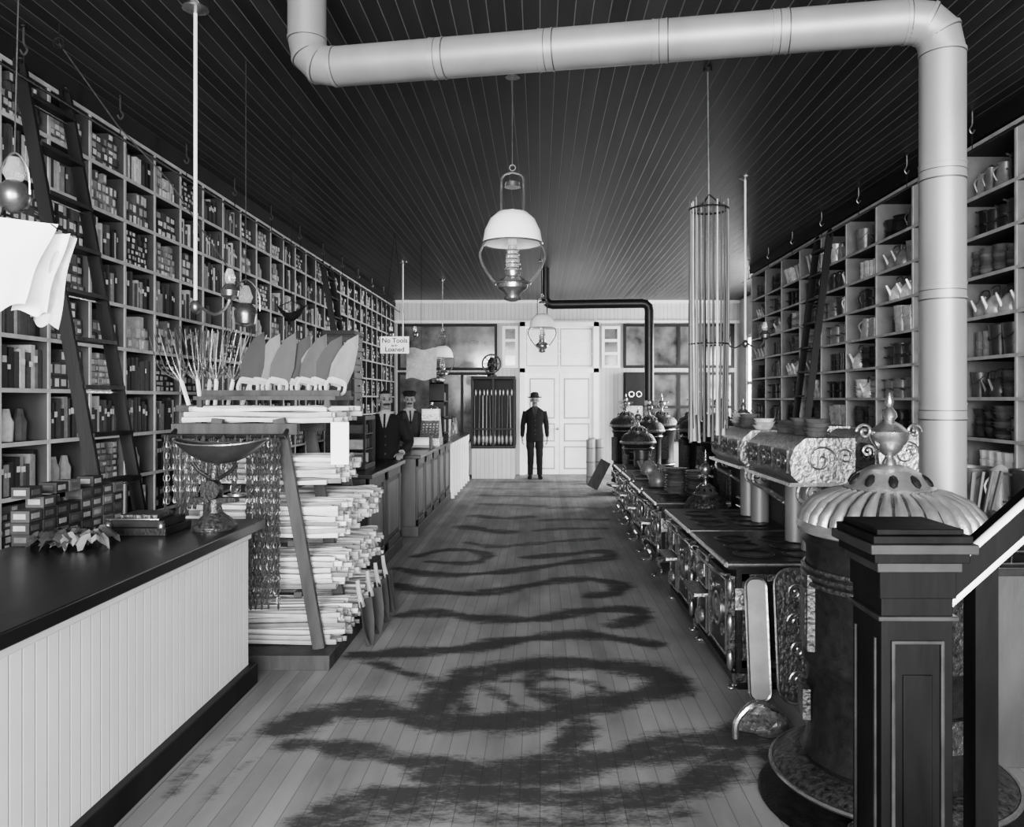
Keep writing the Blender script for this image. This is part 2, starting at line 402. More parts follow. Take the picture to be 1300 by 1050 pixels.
zsR=[.08+.315*i for i in range(12)]; zsR=[z for z in zsR if z<3.5]
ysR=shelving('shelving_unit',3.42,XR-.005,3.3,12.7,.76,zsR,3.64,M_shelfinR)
def pot(b,x,y,z,r,h,c,k):
    if k==0: # bucket
        b.lathe([(r*.75,0),(r,h),(r*1.05,h),(r*.95,h*.98),(r*.72,.01)],M_tin,c,at=(x,y,z),seg=12)
        b.tube([(x,y-r,z+h*.9),(x-r*.7,y-r*.7,z+h*.6),(x-r,y,z+h*.5),(x-r*.7,y+r*.7,z+h*.6),(x,y+r,z+h*.9)],.004,M_tin,c,4)
    elif k==1: # stacked pans
        n=max(1,int(h/.025))
        for i in range(n):
            b.lathe([(r*.7,0),(r,.03),(r*1.04,.032)],M_tin,c*R.uniform(.4,1.3),at=(x+R.uniform(-.008,.008),y+R.uniform(-.006,.006),z+i*.024),seg=12)
    elif k==2: # kettle
        b.lathe([(r*.9,0),(r,h*.15),(r*.95,h*.4),(r*.5,h*.62),(r*.45,h*.66),(r*.1,h*.72),(r*.1,h*.78)],M_tin,c,at=(x,y,z),seg=12)
        b.tube(cat([(x,y-r*.7,z+h*.5),(x,y-r*.6,z+h*.95),(x,y+r*.6,z+h*.95),(x,y+r*.7,z+h*.5)],3),.006,M_tin,.03,5)
        b.tube([(x-r*.8,y,z+h*.25),(x-r*1.3,y,z+h*.65)],[.02,.01],M_tin,c,6)
    elif k==3: # jug / coffee pot
        b.lathe([(r*.8,0),(r*.75,h*.3),(r*.55,h*.85),(r*.6,h*.9),(r*.1,h)],M_tin,c,at=(x,y,z),seg=12)
        b.tube(cat([(x-r*.5,y,z+h*.8),(x-r*1.0,y,z+h*.6),(x-r*.6,y,z+h*.25)],3),.007,M_tin,c,5)
    elif k==4: # saucepans dark
        for q in range(2 if h>.2 else 1):
            z0=z+q*h*.45
            b.lathe([(r*.95,0),(r,h*.42),(r*1.04,h*.43),(r*.96,h*.42),(r*.9,.01)],M_tin,c*.2,at=(x,y,z0),seg=12)
            b.tube([(x-r,y,z0+h*.35),(x-r*1.5,y-.02,z0+h*.38)],.008,M_tin,.04,5)
    elif k==5: # cups row
        for dy in (-.5,.5):
            for q in range(3):
                b.lathe([(r*.40,0),(r*.46,h*.28),(r*.42,h*.28)],M_tin,c*R.uniform(.6,1.3),at=(x,y+dy*r,z+h*.29*q),seg=9)
    elif k==6: # axe heads / blades standing
        for q in range(3):
            yy=y-r+q*r*.65
            b.add([(x-.06,yy,z),(x+.06,yy,z),(x+.08,yy+.03,z+h*.8),(x-.10,yy+.06,z+h),(x-.06,yy+.025,z),(x+.06,yy+.025,z),(x+.08,yy+.05,z+h*.8),(x-.1,yy+.08,z+h)],
                  [(0,1,2,3),(7,6,5,4),(0,3,7,4),(1,5,6,2),(3,2,6,7),(0,4,5,1)],M_tin,c*R.uniform(.3,1.3))
b=MB()
for i in range(len(ysR)-1):
    ya,yb=ysR[i]+.015,ysR[i+1]-.015
    for zi,z in enumerate(zsR):
        if z<.3: continue
        KK=[0,0,1,1,2,2,3,3,4,4,5]
        k=R.choice(KK) if zi<len(zsR)-1 else R.choice([6,6,1])
        CC=[.04,.08,.2,.4,.6,.85]
        y=ya; c=R.choice(CC); r=R.choice([.075,.09,.105]); h=R.uniform(.23,.275)
        while yb-y>.125:
            if R.random()<.35: 
                k=R.choice(KK); c=R.choice(CC); r=R.choice([.075,.09,.105]); h=R.uniform(.23,.275)
            if y+2*r>yb: r=(yb-y)/2-.001
            pot(b,3.55+R.uniform(-.015,.02),y+r,z+.002,r*.96,h*R.uniform(.85,1),c*R.uniform(.7,1.3),k)
            if R.random()<.8: pot(b,3.79,y+r,z+.002,r*.85,h,R.choice([.04,.1,.4]),R.choice([1,4]))
            y+=2*r+.002
b.build('kitchenware')

# ladder rails & hooks
def ladder_rail(x,y0,y1,side):
    b=MB(); z=3.5
    b.tube([(x,y0,z),(x,y1,z)],.010,M_iron,seg=6)
    y=y0+.5
    while y<y1:
        b.tube(cat([(x,y,CH-.005),(x,y,CH-.1),(x-.02*side,y,CH-.14),(x,y,CH-.17),(x+.02*side,y,CH-.14)],3),.006,M_chain,seg=5)
        b.tube([(x,y,CH-.17),(x,y,z)],.004,M_iron,seg=4)
        b.lathe([(.02,-.01),(.02,0)],M_iron,at=(x,y,CH-.002),seg=8)
        y+=1.05
    b.build('ladder_rail')
ladder_rail(-2.98,3.0,16.8,-1); ladder_rail(3.24,3.3,12.6,1)
def ladder(xt,zt,xb,y0,y1):
    b=MB()
    for y in (y0,y1): b.beam((xb,y,0.0),(xt,y,zt),.075,.028,M_dark)
    n=12
    for i in range(1,n+1):
        t=i/(n+.6); x=xb+(xt-xb)*t; z=zt*t
        b.box(x-.05,x+.05,y0,y1,z-.012,z+.012,M_dark)
        b.box(x-.055,x-.05,y0,y1,z-.012,z+.012,M_rack)
        if i%2==0: b.tube([(x,y0,z-.03),(x,y1,z-.03)],.005,M_nick,seg=5)
    for y in (y0,y1):
        b.torus((xt,y,zt+.0),.045,.012,M_iron,axis='X',seg=12)
        b.tube([(xt,y,zt-.1),(xt,y,zt+.04)],.012,M_iron,seg=6)
        b.lathe([(.04,-.012),(.045,0),(.04,.012)],M_iron,at=(xb,y,.045),M=Matrix.Rotation(pi/2,3,'X'),seg=12)
    b.build('rolling_ladder')
ladder(-3.05,3.60,-2.40,4.62,5.06)
ladder(-3.03,3.52,-2.42,11.0,11.4)
ladder(3.28,3.52,2.85,8.9,9.3)

# ---------------------------------------------------------------- left near counter
b=MB()
b.box(-2.45,-1.67,0.4,4.52,.1,.89,M_bead)
b.box(-2.5,-1.60,0.35,4.60,.89,.945,M_top)
b.box(-2.45,-1.63,0.4,4.56,0,.12,M_dark)
b.box(-2.45,-1.655,0.4,4.53,.84,.89,M_white)
b.build('shop_counter',bevel=.006)
b=MB()
for k in range(40):
    q=k//8; i=k%8
    x0=-2.495; y0=3.72+i*.105+R.uniform(-.006,.006)
    if q>2 and R.random()<.4: continue
    z0=.946+q*.056
    b.box(x0,x0+.088,y0,y0+.095,z0,z0+.053,M_attr,R.choice([.01,.015,.03,.08]))
    b.box(x0+.012,x0+.07,y0-.001,y0,z0+.015,z0+.04,M_attr,R.choice([.05,.2]))
    b.box(x0+.088,x0+.089,y0+.015,y0+.075,z0+.015,z0+.04,M_attr,R.choice([.05,.2]))
b.build('carton_stack')
b=MB() # crumpled newspaper wrapping
for k in range(11):
    cx=-2.31+.045*(k%6)+R.uniform(-.02,.02); cy=3.70+.09*(k//6)+.05*math.sin(k*2)
    pts=[];n=7; ph=R.uniform(0,6)
    for j in range(n+1):
        for i in range(n+1):
            u=i/n-.5; v=j/n-.5
            pts.append((cx+u*.13*math.cos(ph)-v*.13*math.sin(ph),cy+u*.13*math.sin(ph)+v*.13*math.cos(ph),.985+.03*(1-4*(u*u+v*v))+R.uniform(-.018,.018)))
    b.add(pts,[(j*(n+1)+i,j*(n+1)+i+1,(j+1)*(n+1)+i+1,(j+1)*(n+1)+i) for j in range(n) for i in range(n)],M_attr,R.choice([.01,.02,.05,.12]),False)
b.build('newspaper_bundle')
b=MB()
b.box(-2.23,-1.90,4.0,4.3,.946,.985,M_iron); b.box(-2.21,-1.92,4.03,4.27,.985,1.02,M_dark)
b.box(-2.16,-1.97,4.06,4.24,1.02,1.045,M_ironorn)
for x in (-2.2,-1.93):
    b.ell((x,4.02,.99),(.02,.02,.03),M_brass)
b.tube([(-2.2,4.0,1.03),(-1.93,4.0,1.03)],.006,M_brass)
b.build('cash_box',bevel=.004)
# counter scale with scoop
b=MB()
cx,cy=-1.74,4.22
b.lathe([(.12,0),(.125,.02),(.10,.05),(.045,.09),(.035,.14),(.05,.2),(.03,.26),(.02,.34)],M_ironorn,at=(cx,cy,.946),seg=20,sx=.9)
b.box(cx-.12,cx+.12,cy-.03,cy+.03,1.09,1.115,M_iron)
b.lathe([(.05,-.03),(.055,0),(.05,.03)],M_iron,at=(cx,cy-.04,1.16),M=Matrix.Rotation(pi/2,3,'X'),seg=20)
for sx_ in (-1,1):
    b.tube([(cx,cy,1.2),(cx+sx_*.09,cy,1.26),(cx+sx_*.12,cy,1.30)],.01,M_iron)
b.lathe([(.02,0),(.05,.01),(.05,.02)],M_nick,at=(cx+.12,cy,1.115),seg=14)
n=20;m_=10;pts=[]
for lay in (0,1):
    for i in range(n+1):
        u=-1+2*i/n; w=.13*math.sqrt(max(0,1-u*u*.999))
        for j in range(m_+1):
            v=-1+2*j/m_
            dep=-.10*(1-u*u)*(1-v*v)
            pts.append((cx+.03+u*.25,cy+v*w,1.40+dep+.03*abs(u)**3-(.006 if lay else 0)))
fs=[]
for lay in (0,1):
    o=lay*(n+1)*(m_+1)
    for i in range(n):
        for j in range(m_):
            q=[o+i*(m_+1)+j,o+i*(m_+1)+j+1,o+(i+1)*(m_+1)+j+1,o+(i+1)*(m_+1)+j]
            fs.append(q if lay else q[::-1])
M_scoop=mat('scoop_iron',.05,.3,.7,noise=.3,ns=10)
b.add(pts,fs,M_scoop,.5,True)
b.tube([(cx+.03+.25*math.cos(a),cy+.13*math.sin(a),1.40+.03*abs(math.cos(a))**3) for a in [2*pi*k/32 for k in range(32)]],.005,M_nick,closed=True,seg=6)
b.build('counter_scale')

# ---------------------------------------------------------------- handle rack
b=MB()
b.box(-2.2,-1.27,4.76,6.42,0,.09,M_rack)
for y,t in ((4.9,1),(5.5,1),(6.25,.7)):
    b.beam((-1.37,y,.09),(-1.37-.25*t,y,.09+1.43*t),.075,.04,M_rack)
    b.beam((-2.13,y,.09),(-2.13+.13*t,y,.09+1.43*t),.07,.04,M_rack)
    if t==1: b.box(-2.28,-1.5,y-.03,y+.03,1.42,1.49,M_rack)
levels=[(.09,.25),(.44,.24),(.76,.25),(1.10,.2),(1.49,.13)]
for z,_ in levels[1:4]:
    for x in (-2.02,-1.5-(z-.4)*.12): b.box(x-.025,x+.025,4.9,6.28 if z<1 else 5.52,z-.035,z,M_rack)
b.build('display_rack',bevel=.003)
b=MB()
for z,h in levels:
    rr=.019; rows=int(h/(rr*1.9))
    for r_ in range(rows):
        y=4.965
        while y<(6.2 if z<1.05 else 5.45):
            if abs(y-5.5)<.045: y+=rr*2.02; continue
            L=R.uniform(.43,.5); xc=-1.74+R.uniform(-.04,.04)
            zz=z+rr+r_*rr*1.8+R.uniform(-.003,.003)+.002
            rt=rr*R.uniform(.75,1.0); sk=R.uniform(-.03,.03)*(1 if r_==rows-1 else .3)
            sgn=R.choice([-1,1])
            b.tube([(xc-L,y-sk,zz),(xc-L*.5,y,zz+.006*sgn),(xc,y,zz),(xc+L*.6,y,zz-.006*sgn),(xc+L*.9,y+sk,zz),(xc+L,y+sk,zz)],[rt,rt*.85,rt*.75,rt*.8,rt,rt*.95],M_handle,R.choice([.15,.3,.4,.5,.65]),6)
            y+=rr*2.02
b.build('tool_handles')
b=MB()
def chain(b,x,y,z0,z1,c=.4):
    z=z1;i=0;p=.034
    while z>z0:
        pts=[]
        for k in range(7):
            a=2*pi*k/7; u=.011*math.cos(a); w=.022*math.sin(a)
            pts.append((x+u,y+R.uniform(-.001,.001),z+w) if i%2 else (x,y+u,z+w))
        b.tube(pts,.0038,M_chain,c,4,closed=True)
        z-=p;i+=1
for k in range(17): chain(b,-1.78+.012*k+R.uniform(-.004,.004),4.80+R.uniform(-.03,.03),R.uniform(.33,.5),1.40)
for k in range(26): chain(b,-2.27+.017*k,4.80+R.uniform(-.03,.03),R.uniform(.95,1.05)+(.12 if k>18 else 0),1.40)
b.tube([(-2.3,4.80,1.415),(-1.55,4.80,1.415)],.014,M_iron)
b.tube([(-2.25,4.80,1.415),(-2.25,4.87,1.45)],.012,M_iron); b.tube([(-1.56,4.80,1.415),(-1.56,4.87,1.45)],.012,M_iron)
b.build('hanging_chains')
b=MB(); b.box(-1.28,-1.17,4.83,4.834,1.24,1.50,M_paper); b.tube([(-1.225,4.834,1.49),(-1.235,4.97,1.53)],.002,M_dark,seg=4)
b.build('price_tag')
M_sawblade=[mat('saw_blade_%d'%i,v,.6,.25,noise=.6,ns=7,stretch=(1,1,.4)) for i,v in enumerate((.015,.045,.10))]
def handsaw(x,y,z,lean,ry,bm):
    b=MB(); b.T=Matrix.Translation((x,y,z))@Matrix.Rotation(ry,4,'Z')@Matrix.Rotation(lean,4,'Y')
    o=[(-.06,.09),(.065,.07),(.085,.2),(.075,.36),(.055,.44),(-.005,.38),(-.04,.3),(-.065,.2)]
    n=len(o); t=.0015
    b.add([(p[0],-t,p[1]) for p in o]+[(p[0],t,p[1]) for p in o],[tuple(range(n)),tuple(range(2*n-1,n-1,-1))]+[(i,i+n,(i+1)%n+n,(i+1)%n) for i in range(n)],bm)
    b.tube([(p[0],0,p[1]) for p in o[2:5]],.002,M_nick,seg=4)
    pts=cat([(-.05,0,.11),(-.065,0,.05),(-.04,0,.012),(.03,0,.012),(.06,0,.04),(.05,0,.1),(.0,0,.11),(-.05,0,.11)],4)
    b.tube(pts,.011,M_handle,.4,6)
    b.tube([(-.055,0,.09),(.06,0,.09)],.014,M_handle,.35,6)
    b.build('handsaw')
b=MB(); b.box(-2.2,-1.3,5.0,5.5,1.635,1.66,M_rack); b.box(-2.2,-1.3,5.12,5.15,1.66,1.70,M_rack); b.box(-2.2,-1.3,5.42,5.45,1.66,1.70,M_rack)
for x in (-2.17,-1.36): 
    b.box(x,x+.03,4.985,5.015,1.49,1.636,M_rack); b.box(x,x+.03,5.475,5.505,1.49,1.636,M_rack)
b.build('saw_stand')
for k in range(10): handsaw(-1.95+.064*k,5.25+.04*(k%3),1.665,.12+.05*(k%3)+.015*k,.45+R.uniform(-.2,.2),M_sawblade[(k*2+k//4)%3])
def fork(x,y,z,lean):
    b=MB(); b.T=Matrix.Translation((x,y,z))@Matrix.Rotation(lean,4,'Y')
    b.tube([(0,0,0),(0,0,.18)],.014,M_handle,.6,6)
    for k in range(-3,4):
        b.tube(cat([(0,0,.16),(k*.012,-.01,.2),(k*.034,-.03,.3),(k*.036,-.02,.52)],4),[.005]*8+[.004]*4+[.003],M_nick,.6,5)
    b.build('garden_fork')
for k,(x,l) in enumerate([(-2.36,-.3),(-2.30,-.12),(-2.22,.05),(-2.15,.2),(-2.07,.35),(-2.33,.1)]): fork(x,5.30+.045*k,1.6,l)
b=MB(); b.box(-2.42,-1.98,5.24,5.60,1.56,1.60,M_rack); b.box(-2.42,-2.32,5.30,5.36,.0,1.56,M_rack); b.box(-2.42,-2.32,5.52,5.58,.0,1.56,M_rack);b.build('fork_stand')
def shovel(x,y,lean,rz,big=1):
    b=MB(); b.T=Matrix.Translation((x,y,.01))@Matrix.Rotation(rz,4,'Z')@Matrix.Rotation(lean,4,'Y')
    pts=[];n=6
    for j in range(n+1):
        v=j/n; w=.11*(math.sin(min(1,v*1.6+.12)*pi/2))
        for i in range(n+1):
            u=-1+2*i/n; pts.append((.03*(u*u)*1.2,u*w,v*.3))
    q=len(pts); pts=pts+[(p[0]-.004,p[1],p[2]) for p in pts]
    fs=[(j*(n+1)+i,j*(n+1)+i+1,(j+1)*(n+1)+i+1,(j+1)*(n+1)+i) for j in range(n) for i in range(n)]
    b.add(pts,fs+[tuple(k+q for k in f[::-1]) for f in fs],M_sawblade[1],.5,True)
    b.tube([(0,0,.26),(-.01,0,.36),(-.01,0,.44)],[.02,.016,.014],M_handle,.25,7)
    b.build('shovel')
for k in range(4): shovel(-1.14,5.2+.28*k,-.12,R.uniform(-.2,.2))

# ---------------------------------------------------------------- further left counters
def wood_counter(name,x0,x1,y0,y1,h,m,panels,topm=M_top,pm=None):
    b=MB()
    b.box(x0,x1-.03,y0+.02,y1-.02,0.0,h-.04,m); b.box(x0-.02,x1+.03,y0,y1,h-.04,h,topm)
    b.box(x0,x1,y0+.01,y1-.01,0,.12,m)
    n=panels; w=(y1-y0)/n
    for i in range(n):
        ya=y0+i*w+.03; yb=y0+(i+1)*w-.03
        for (a,c_,z0,z1) in ((ya,ya+.06,.12,h-.04),(yb-.06,yb,.12,h-.04),(ya,yb,.12,.2),(ya,yb,h-.14,h-.04)):
            b.box(x1-.03,x1-.01,a,c_,z0,z1,m)
        if pm: b.box(x1-.032,x1-.024,ya+.09,yb-.09,.25,h-.19,pm)
    return b.build(name,bevel=.004)
M_oak=mat('oak_counter',.035,.45,noise=.4,ns=6,stretch=(1,3,.3),bump=.1,spec=.25)
M_oak2=mat('oak_panel',.12,.45,noise=.45,ns=8,stretch=(1,3,.3),spec=.3)
wood_counter('panelled_counter',-2.2,-1.52,7.0,8.75,.97,M_oak,2,pm=M_oak2)
wood_counter('panelled_counter',-1.72,-1.45,9.40,12.9,.97,M_oak,5,pm=M_oak2)
b=MB()
b.box(-1.85,-1.5,12.95,15.9,0,.93,M_white); b.box(-1.87,-1.42,12.93,15.95,.93,.97,M_top)
for i in range(7):
    y=13.05+i*.46; b.lathe([(.05,0),(.05,.08),(.035,.12),(.04,.45),(.032,.78),(.05,.84),(.05,.93)],M_white,at=(-1.46,y,0),seg=10)
b.build('shop_counter',bevel=.003)
b=MB()
b.box(-2.18,-1.9,8.0,8.4,.972,2.3,M_dark)
b.box(-2.2,-1.88,7.98,8.42,2.3,2.34,M_dark)
for i in range(9):
    z=1.0+i*.143
    for j in range(2):
        x=-2.17+.135*j; b.box(x,x+.125,7.985,8.0,z,z+.13,M_iron); b.ell((x+.06,7.975,z+.065),(.012,.012,.012),M_nick,seg=8,rings=5)
    b.box(-1.9,-1.885,8.02,8.38,z,z+.13,M_iron); b.ell((-1.875,8.2,z+.065),(.01,.012,.012),M_nick,seg=8,rings=5)
b.build('drawer_cabinet')
b=MB()
b.box(-1.88,-1.66,7.5,7.95,.972,1.02,M_dark); b.box(-1.88,-1.66,7.5,7.95,1.44,1.48,M_dark)
for x in (-1.88,-1.68):
    for y in (7.5,7.93): b.box(x,x+.02,y,y+.02,1.02,1.44,M_dark)
b.box(-1.87,-1.67,7.9,7.92,1.02,1.44,M_iron)
for z in (1.15,1.3):
    b.box(-1.87,-1.67,7.52,7.9,z,z+.01,M_dark)
for k in range(8): b.box(-1.85,-1.70,7.53+.045*k,7.56+.045*k,1.02+.14*(k%3),1.11+.14*(k%3),M_attr,R.choice([.05,.3]))
b.build('showcase_cabinet')
b=MB(); cx,cy=-1.585,11.5
b.box(cx-.15,cx+.15,cy-.2,cy+.2,.972,1.08,M_nickorn)
b.add([(cx-.14,cy-.19,1.08),(cx+.14,cy-.19,1.08),(cx+.14,cy+.19,1.08),(cx-.14,cy+.19,1.08),(cx-.14,cy-.0,1.32),(cx+.12,cy-.0,1.32),(cx+.12,cy+.17,1.4),(cx-.14,cy+.17,1.4)],[(0,1,5,4),(1,2,6,5),(2,3,7,6),(3,0,4,7),(4,5,6,7)],M_nickorn)
b.box(cx-.14,cx+.12,cy+.02,cy+.16,1.32,1.5,M_nickorn); b.box(cx-.12,cx+.10,cy+.015,cy+.02,1.42,1.48,M_paper)
b.lathe([(.10,0),(.08,.03),(.02,.06),(.015,.1)],M_nick,at=(cx,cy+.09,1.5),seg=12)
for i in range(5):
    for j in range(5): b.lathe([(.010,0),(.010,.012)],M_paper,at=(cx-.10+.05*i,cy-.15+.03*j,1.11+.04*j),seg=8)
b.build('cash_register',bevel=.004)
b=MB(); b.tube([(-1.72,10.6,1.06),(-1.48,10.6,1.06)],.07,M_paper,seg=16)
for x in (-1.73,-1.46): b.box(x-.01,x+.01,10.5,10.7,.972,1.15,M_iron)
b.tube([(-1.73,10.52,1.02),(-1.46,10.52,1.02)],.006,M_nick)
b.build('wrapping_paper_roll')
b=MB()
for k in range(14):
    y=13.1+.2*k; pot(b,-1.68,y,.972,R.uniform(.06,.09),R.uniform(.2,.35),R.choice([.05,.1,.3]),R.choice([0,2,3,4]))
b.build('counter_wares')
b=MB()
for y in (12.2,12.8): b.box(-1.70,-1.48,y,y+.02,.972,1.9,M_dark)
for z in (1.1,1.35,1.6,1.88):
    b.box(-1.70,-1.48,12.2,12.82,z,z+.02,M_dark)
    if z<1.8:
        for k in range(5): b.box(-1.68,-1.52,12.24+.11*k,12.32+.11*k,z+.02,z+.02+R.uniform(.1,.2),M_attr,R.choice([.02,.1,.3]))
for k in range(3): b.ell((-1.59,12.3+.2*k,1.95),(.06,.06,.05),M_nickorn)
b.build('counter_shelf')
# display case with standing long-handled tools
b=MB()
b.box(-1.4,-.52,16.3,16.85,0,.62,M_beadx)
b.box(-1.42,-.5,16.28,16.87,.62,.68,M_dark); b.box(-1.42,-.5,16.28,16.87,2.06,2.12,M_dark)
for x in (-1.42,-.98,-.54):
    for y in (16.28,16.83): b.box(x,x+.04,y,y+.04,.68,2.06,M_dark)
b.box(-1.4,-.54,16.8,16.82,.68,2.06,M_frieze); b.box(-1.4,-.54,16.40,16.42,1.0,1.04,M_dark)
for k in range(10):
    x=-1.35+.083*k+R.uniform(-.01,.01); c=R.choice([.02,.05,.15,.3])
    b.tube([(x,16.45,.69),(x+R.uniform(-.03,.03),16.6,1.72)],[.013,.009],M_handle,c,seg=6)
    b.ell((x,16.45,.80),(.035,.015,.10),M_steel,seg=8,rings=6); b.ell((x+.01,16.61,1.78),(.022,.012,.08),M_chain,seg=8,rings=6)
b.build('display_case')
b=MB()
b.lathe([(.1,0),(.1,.03),(.05,.06),(.06,.15),(.1,.22),(.09,.3),(.03,.4)],M_iron,at=(-1.0,16.5,2.12),seg=14)
b.torus((-1.0,16.35,2.38),.19,.018,M_iron,axis='Y',seg=24)
for k in range(4):
    a=pi*k/4; b.tube([(-1.0-.19*math.cos(a),16.35,2.38-.19*math.sin(a)),(-1.0+.19*math.cos(a),16.35,2.38+.19*math.sin(a))],.01,M_iron,seg=5)
b.tube([(-1.0,16.35,2.38),(-1.0,16.5,2.38)],.015,M_iron)
b.build('coffee_grinder')
# sign
o=P(501,438,10.2)
b=MB(); b.box(o.x-.185,o.x+.185,o.y,o.y+.008,o.z-.11,o.z+.11,M_paper)
for dx in (-.15,.15): b.tube([(o.x+dx,o.y+.004,o.z+.11),(o.x,o.y+.004,CH)],.002,M_dark,seg=4)
sg=b.build('hanging_sign')
M_ink=mat('ink',.005,.6,spec=.1)
for i,(t,s_) in enumerate((("No Tools",.085),("to be",.04),("Loaned",.085))):
    cu=bpy.data.curves.new('lettering','FONT'); cu.body=t; cu.size=s_; cu.align_x='CENTER'; cu.offset=.002; cu.materials.append(M_ink)
    to=bpy.data.objects.new('lettering',cu); COL.objects.link(to); to.parent=sg
    to.rotation_euler=(pi/2,0,0); to.location=Vector((o.x,o.y-.002,(o.z+.03,o.z-.02,o.z-.085)[i]))-sg.location
b=MB()
o2=P(535,462,10.9)
n=8;pts=[(o2.x+(i/n-.5)*.42,o2.y+.03*math.sin(i*.9+j*.5),o2.z+(.5-j/n)*.42+.02*math.sin(i)) for j in range(n+1) for i in range(n+1)]
b.add(pts,[(j*(n+1)+i,j*(n+1)+i+1,(j+1)*(n+1)+i+1,(j+1)*(n+1)+i) for j in range(n) for i in range(n)],M_attr,.3,True)
b.tube([(o2.x,o2.y,o2.z+.2),(o2.x,o2.y,CH)],.003,M_dark,seg=4)
b.build('hanging_paper_sheets')

# ---------------------------------------------------------------- hanging lamps
def parlor_lamp(x,y,z0=2.28,name='hanging_oil_lamp'):
    b=MB()
    b.lathe([(.05,CH-.02),(.05,CH)],M_brass,at=(x,y,0),seg=12)
    b.tube([(x,y,CH),(x,y,z0+.9)],.005,M_nick,seg=5)
    b.torus((x,y,z0+.89),.02,.004,M_brass,axis='Y',seg=10)
    for s in (-1,1):
        pts=cat([(x,y,z0+.86),(x+s*.06,y,z0+.84),(x+s*.075,y,z0+.78),(x+s*.075,y,z0+.58),(x+s*.09,y,z0+.52),(x+s*.205,y,z0+.36),(x+s*.205,y,z0+.26),(x+s*.12,y,z0+.13),(x+s*.06,y,z0+.12)],5)
        b.tube(pts,.009,M_nick,seg=6)
    b.lathe([(.055,.76),(.05,.79),(.01,.81)],M_nick,at=(x,y,z0),seg=14)
    b.lathe([(.045,.555),(.055,.56),(.06,.6),(.055,.605)],M_nick,at=(x,y,z0),seg=18)
    b.lathe([(.055,.60),(.10,.59),(.15,.545),(.185,.47),(.197,.40),(.198,.385),(.19,.385),(.18,.46),(.145,.535),(.098,.58),(.055,.595)],M_milk,at=(x,y,z0),seg=32)
    b.torus((x,y,z0+.385),.198,.006,M_nick,seg=32)
    b.lathe([(.035,.2),(.05,.25),(.045,.3),(.03,.36),(.027,.5)],M_glass,at=(x,y,z0),seg=14)
    for q in range(5): b.torus((x,y,z0+.22+.03*q),.052-.003*q,.005,M_nick,seg=16)
    b.lathe([(.02,0),(.05,.01),(.06,.02),(.045,.04),(.06,.06),(.10,.09),(.105,.12),(.08,.15),(.05,.17),(.055,.2),(.04,.21)],M_nick,at=(x,y,z0),seg=20)
    b.torus((x,y,z0+.12),.12,.007,M_nick,seg=24)
    b.build(name)
parlor_lamp(-.18,5.24,2.29); parlor_lamp(.04,12.2,2.36); parlor_lamp(-1.75,14.2,2.0)
def rod_lamp(x,y,zb,sides=(-1,1),name='rod_pendant_lamp'):
    b=MB()
    b.lathe([(.02,CH-.03),(.07,CH-.01),(.07,CH)],M_nick,at=(x,y,0),seg=16)
    b.tube([(x,y,CH),(x,y,zb)],.010,M_white,seg=8)
    for s in sides:
        b.tube(cat([(x,y,zb),(x+s*.1,y,zb-.06),(x+s*.17,y,zb-.02),(x+s*.19,y,zb+.05)],5),.009,M_brass,seg=6)
        b.lathe([(.02,0),(.045,.02),(.05,.05),(.03,.08),(.02,.09)],M_brass,at=(x+s*.19,y,zb+.02),seg=14)
        b.lathe([(.022,.09),(.03,.12),(.018,.17)],M_glass,at=(x+s*.19,y,zb+.02),seg=12)
    b.ell((x,y,zb-.02),(.03,.03,.04),M_brass)
    b.build(name)
rod_lamp(-1.9,4.35,2.17,(1,)); rod_lamp(2.0,7.66,2.2,(-1,1)); rod_lamp(-2.15,12.4,2.6)
b=MB(); x,y,z=P(312,395,5.0)
b.tube([(x,y,CH),(x,y,z+.18)],.003,M_brass,seg=4)
b.tube(cat([(x-.09,y,z),(x-.08,y,z+.12),(x,y,z+.2),(x+.08,y,z+.12),(x+.09,y,z)],4),.005,M_brass,seg=5)
b.lathe([(.03,-.1),(.06,-.08),(.07,-.03),(.07,0),(.05,.03),(.035,.05)],M_brass,at=(x,y,z),seg=16)
b.lathe([(.03,.05),(.045,.09),(.02,.16)],M_glass,at=(x,y,z),seg=12)
b.build('hanging_lantern')
b=MB(); x,y,z=-2.0,3.0,2.42
b.tube([(x+.03,y,CH),(x,y,z+.16)],.003,M_brass,seg=4)
b.tube(cat([(x-.06,y,z),(x-.05,y,z+.1),(x,y,z+.16),(x+.05,y,z+.1),(x+.06,y,z)],4),.004,M_nick,seg=5)
b.lathe([(.02,-.07),(.045,-.05),(.06,-.01),(.05,.03),(.03,.05)],M_brass,at=(x,y,z),seg=16)
b.lathe([(.025,.05),(.04,.08),(.02,.14)],M_glass,at=(x,y,z),seg=12)
b.build('hanging_lantern')
b=MB()
def sheet(cs,Y,ph,m=M_paper,c=.8):
    A,B,C_,D=[P(px,py,Y) for px,py in cs]; n=14; pts=[]
    for j in range(n+1):
        v=j/n
        for i in range(n+1):
            u=i/n; p=(A*(1-u)+B*u)*(1-v)+(D*(1-u)+C_*u)*v
            p.y+=.03*math.sin(u*3+ph)*v+.008*math.sin(v*7+ph)+.008*math.sin(u*9+v*3)
            p.z+=.01*math.sin(u*8+ph)*v
            pts.append(p)
    b.add(pts,[(j*(n+1)+i,j*(n+1)+i+1,(j+1)*(n+1)+i+1,(j+1)*(n+1)+i) for j in range(n) for i in range(n)],m,c,True)
sheet([(-70,268),(72,284),(36,388),(-70,402)],2.90,1); sheet([(62,290),(96,302),(80,417),(38,410)],2.97,2.2,M_attr,.5); sheet([(40,300),(88,296),(60,400),(10,395)],2.94,.3)
b.tube([P(0,276,2.9),P(5,262,2.97),(-2.0,3.0,2.36)],.003,M_iron,seg=4)
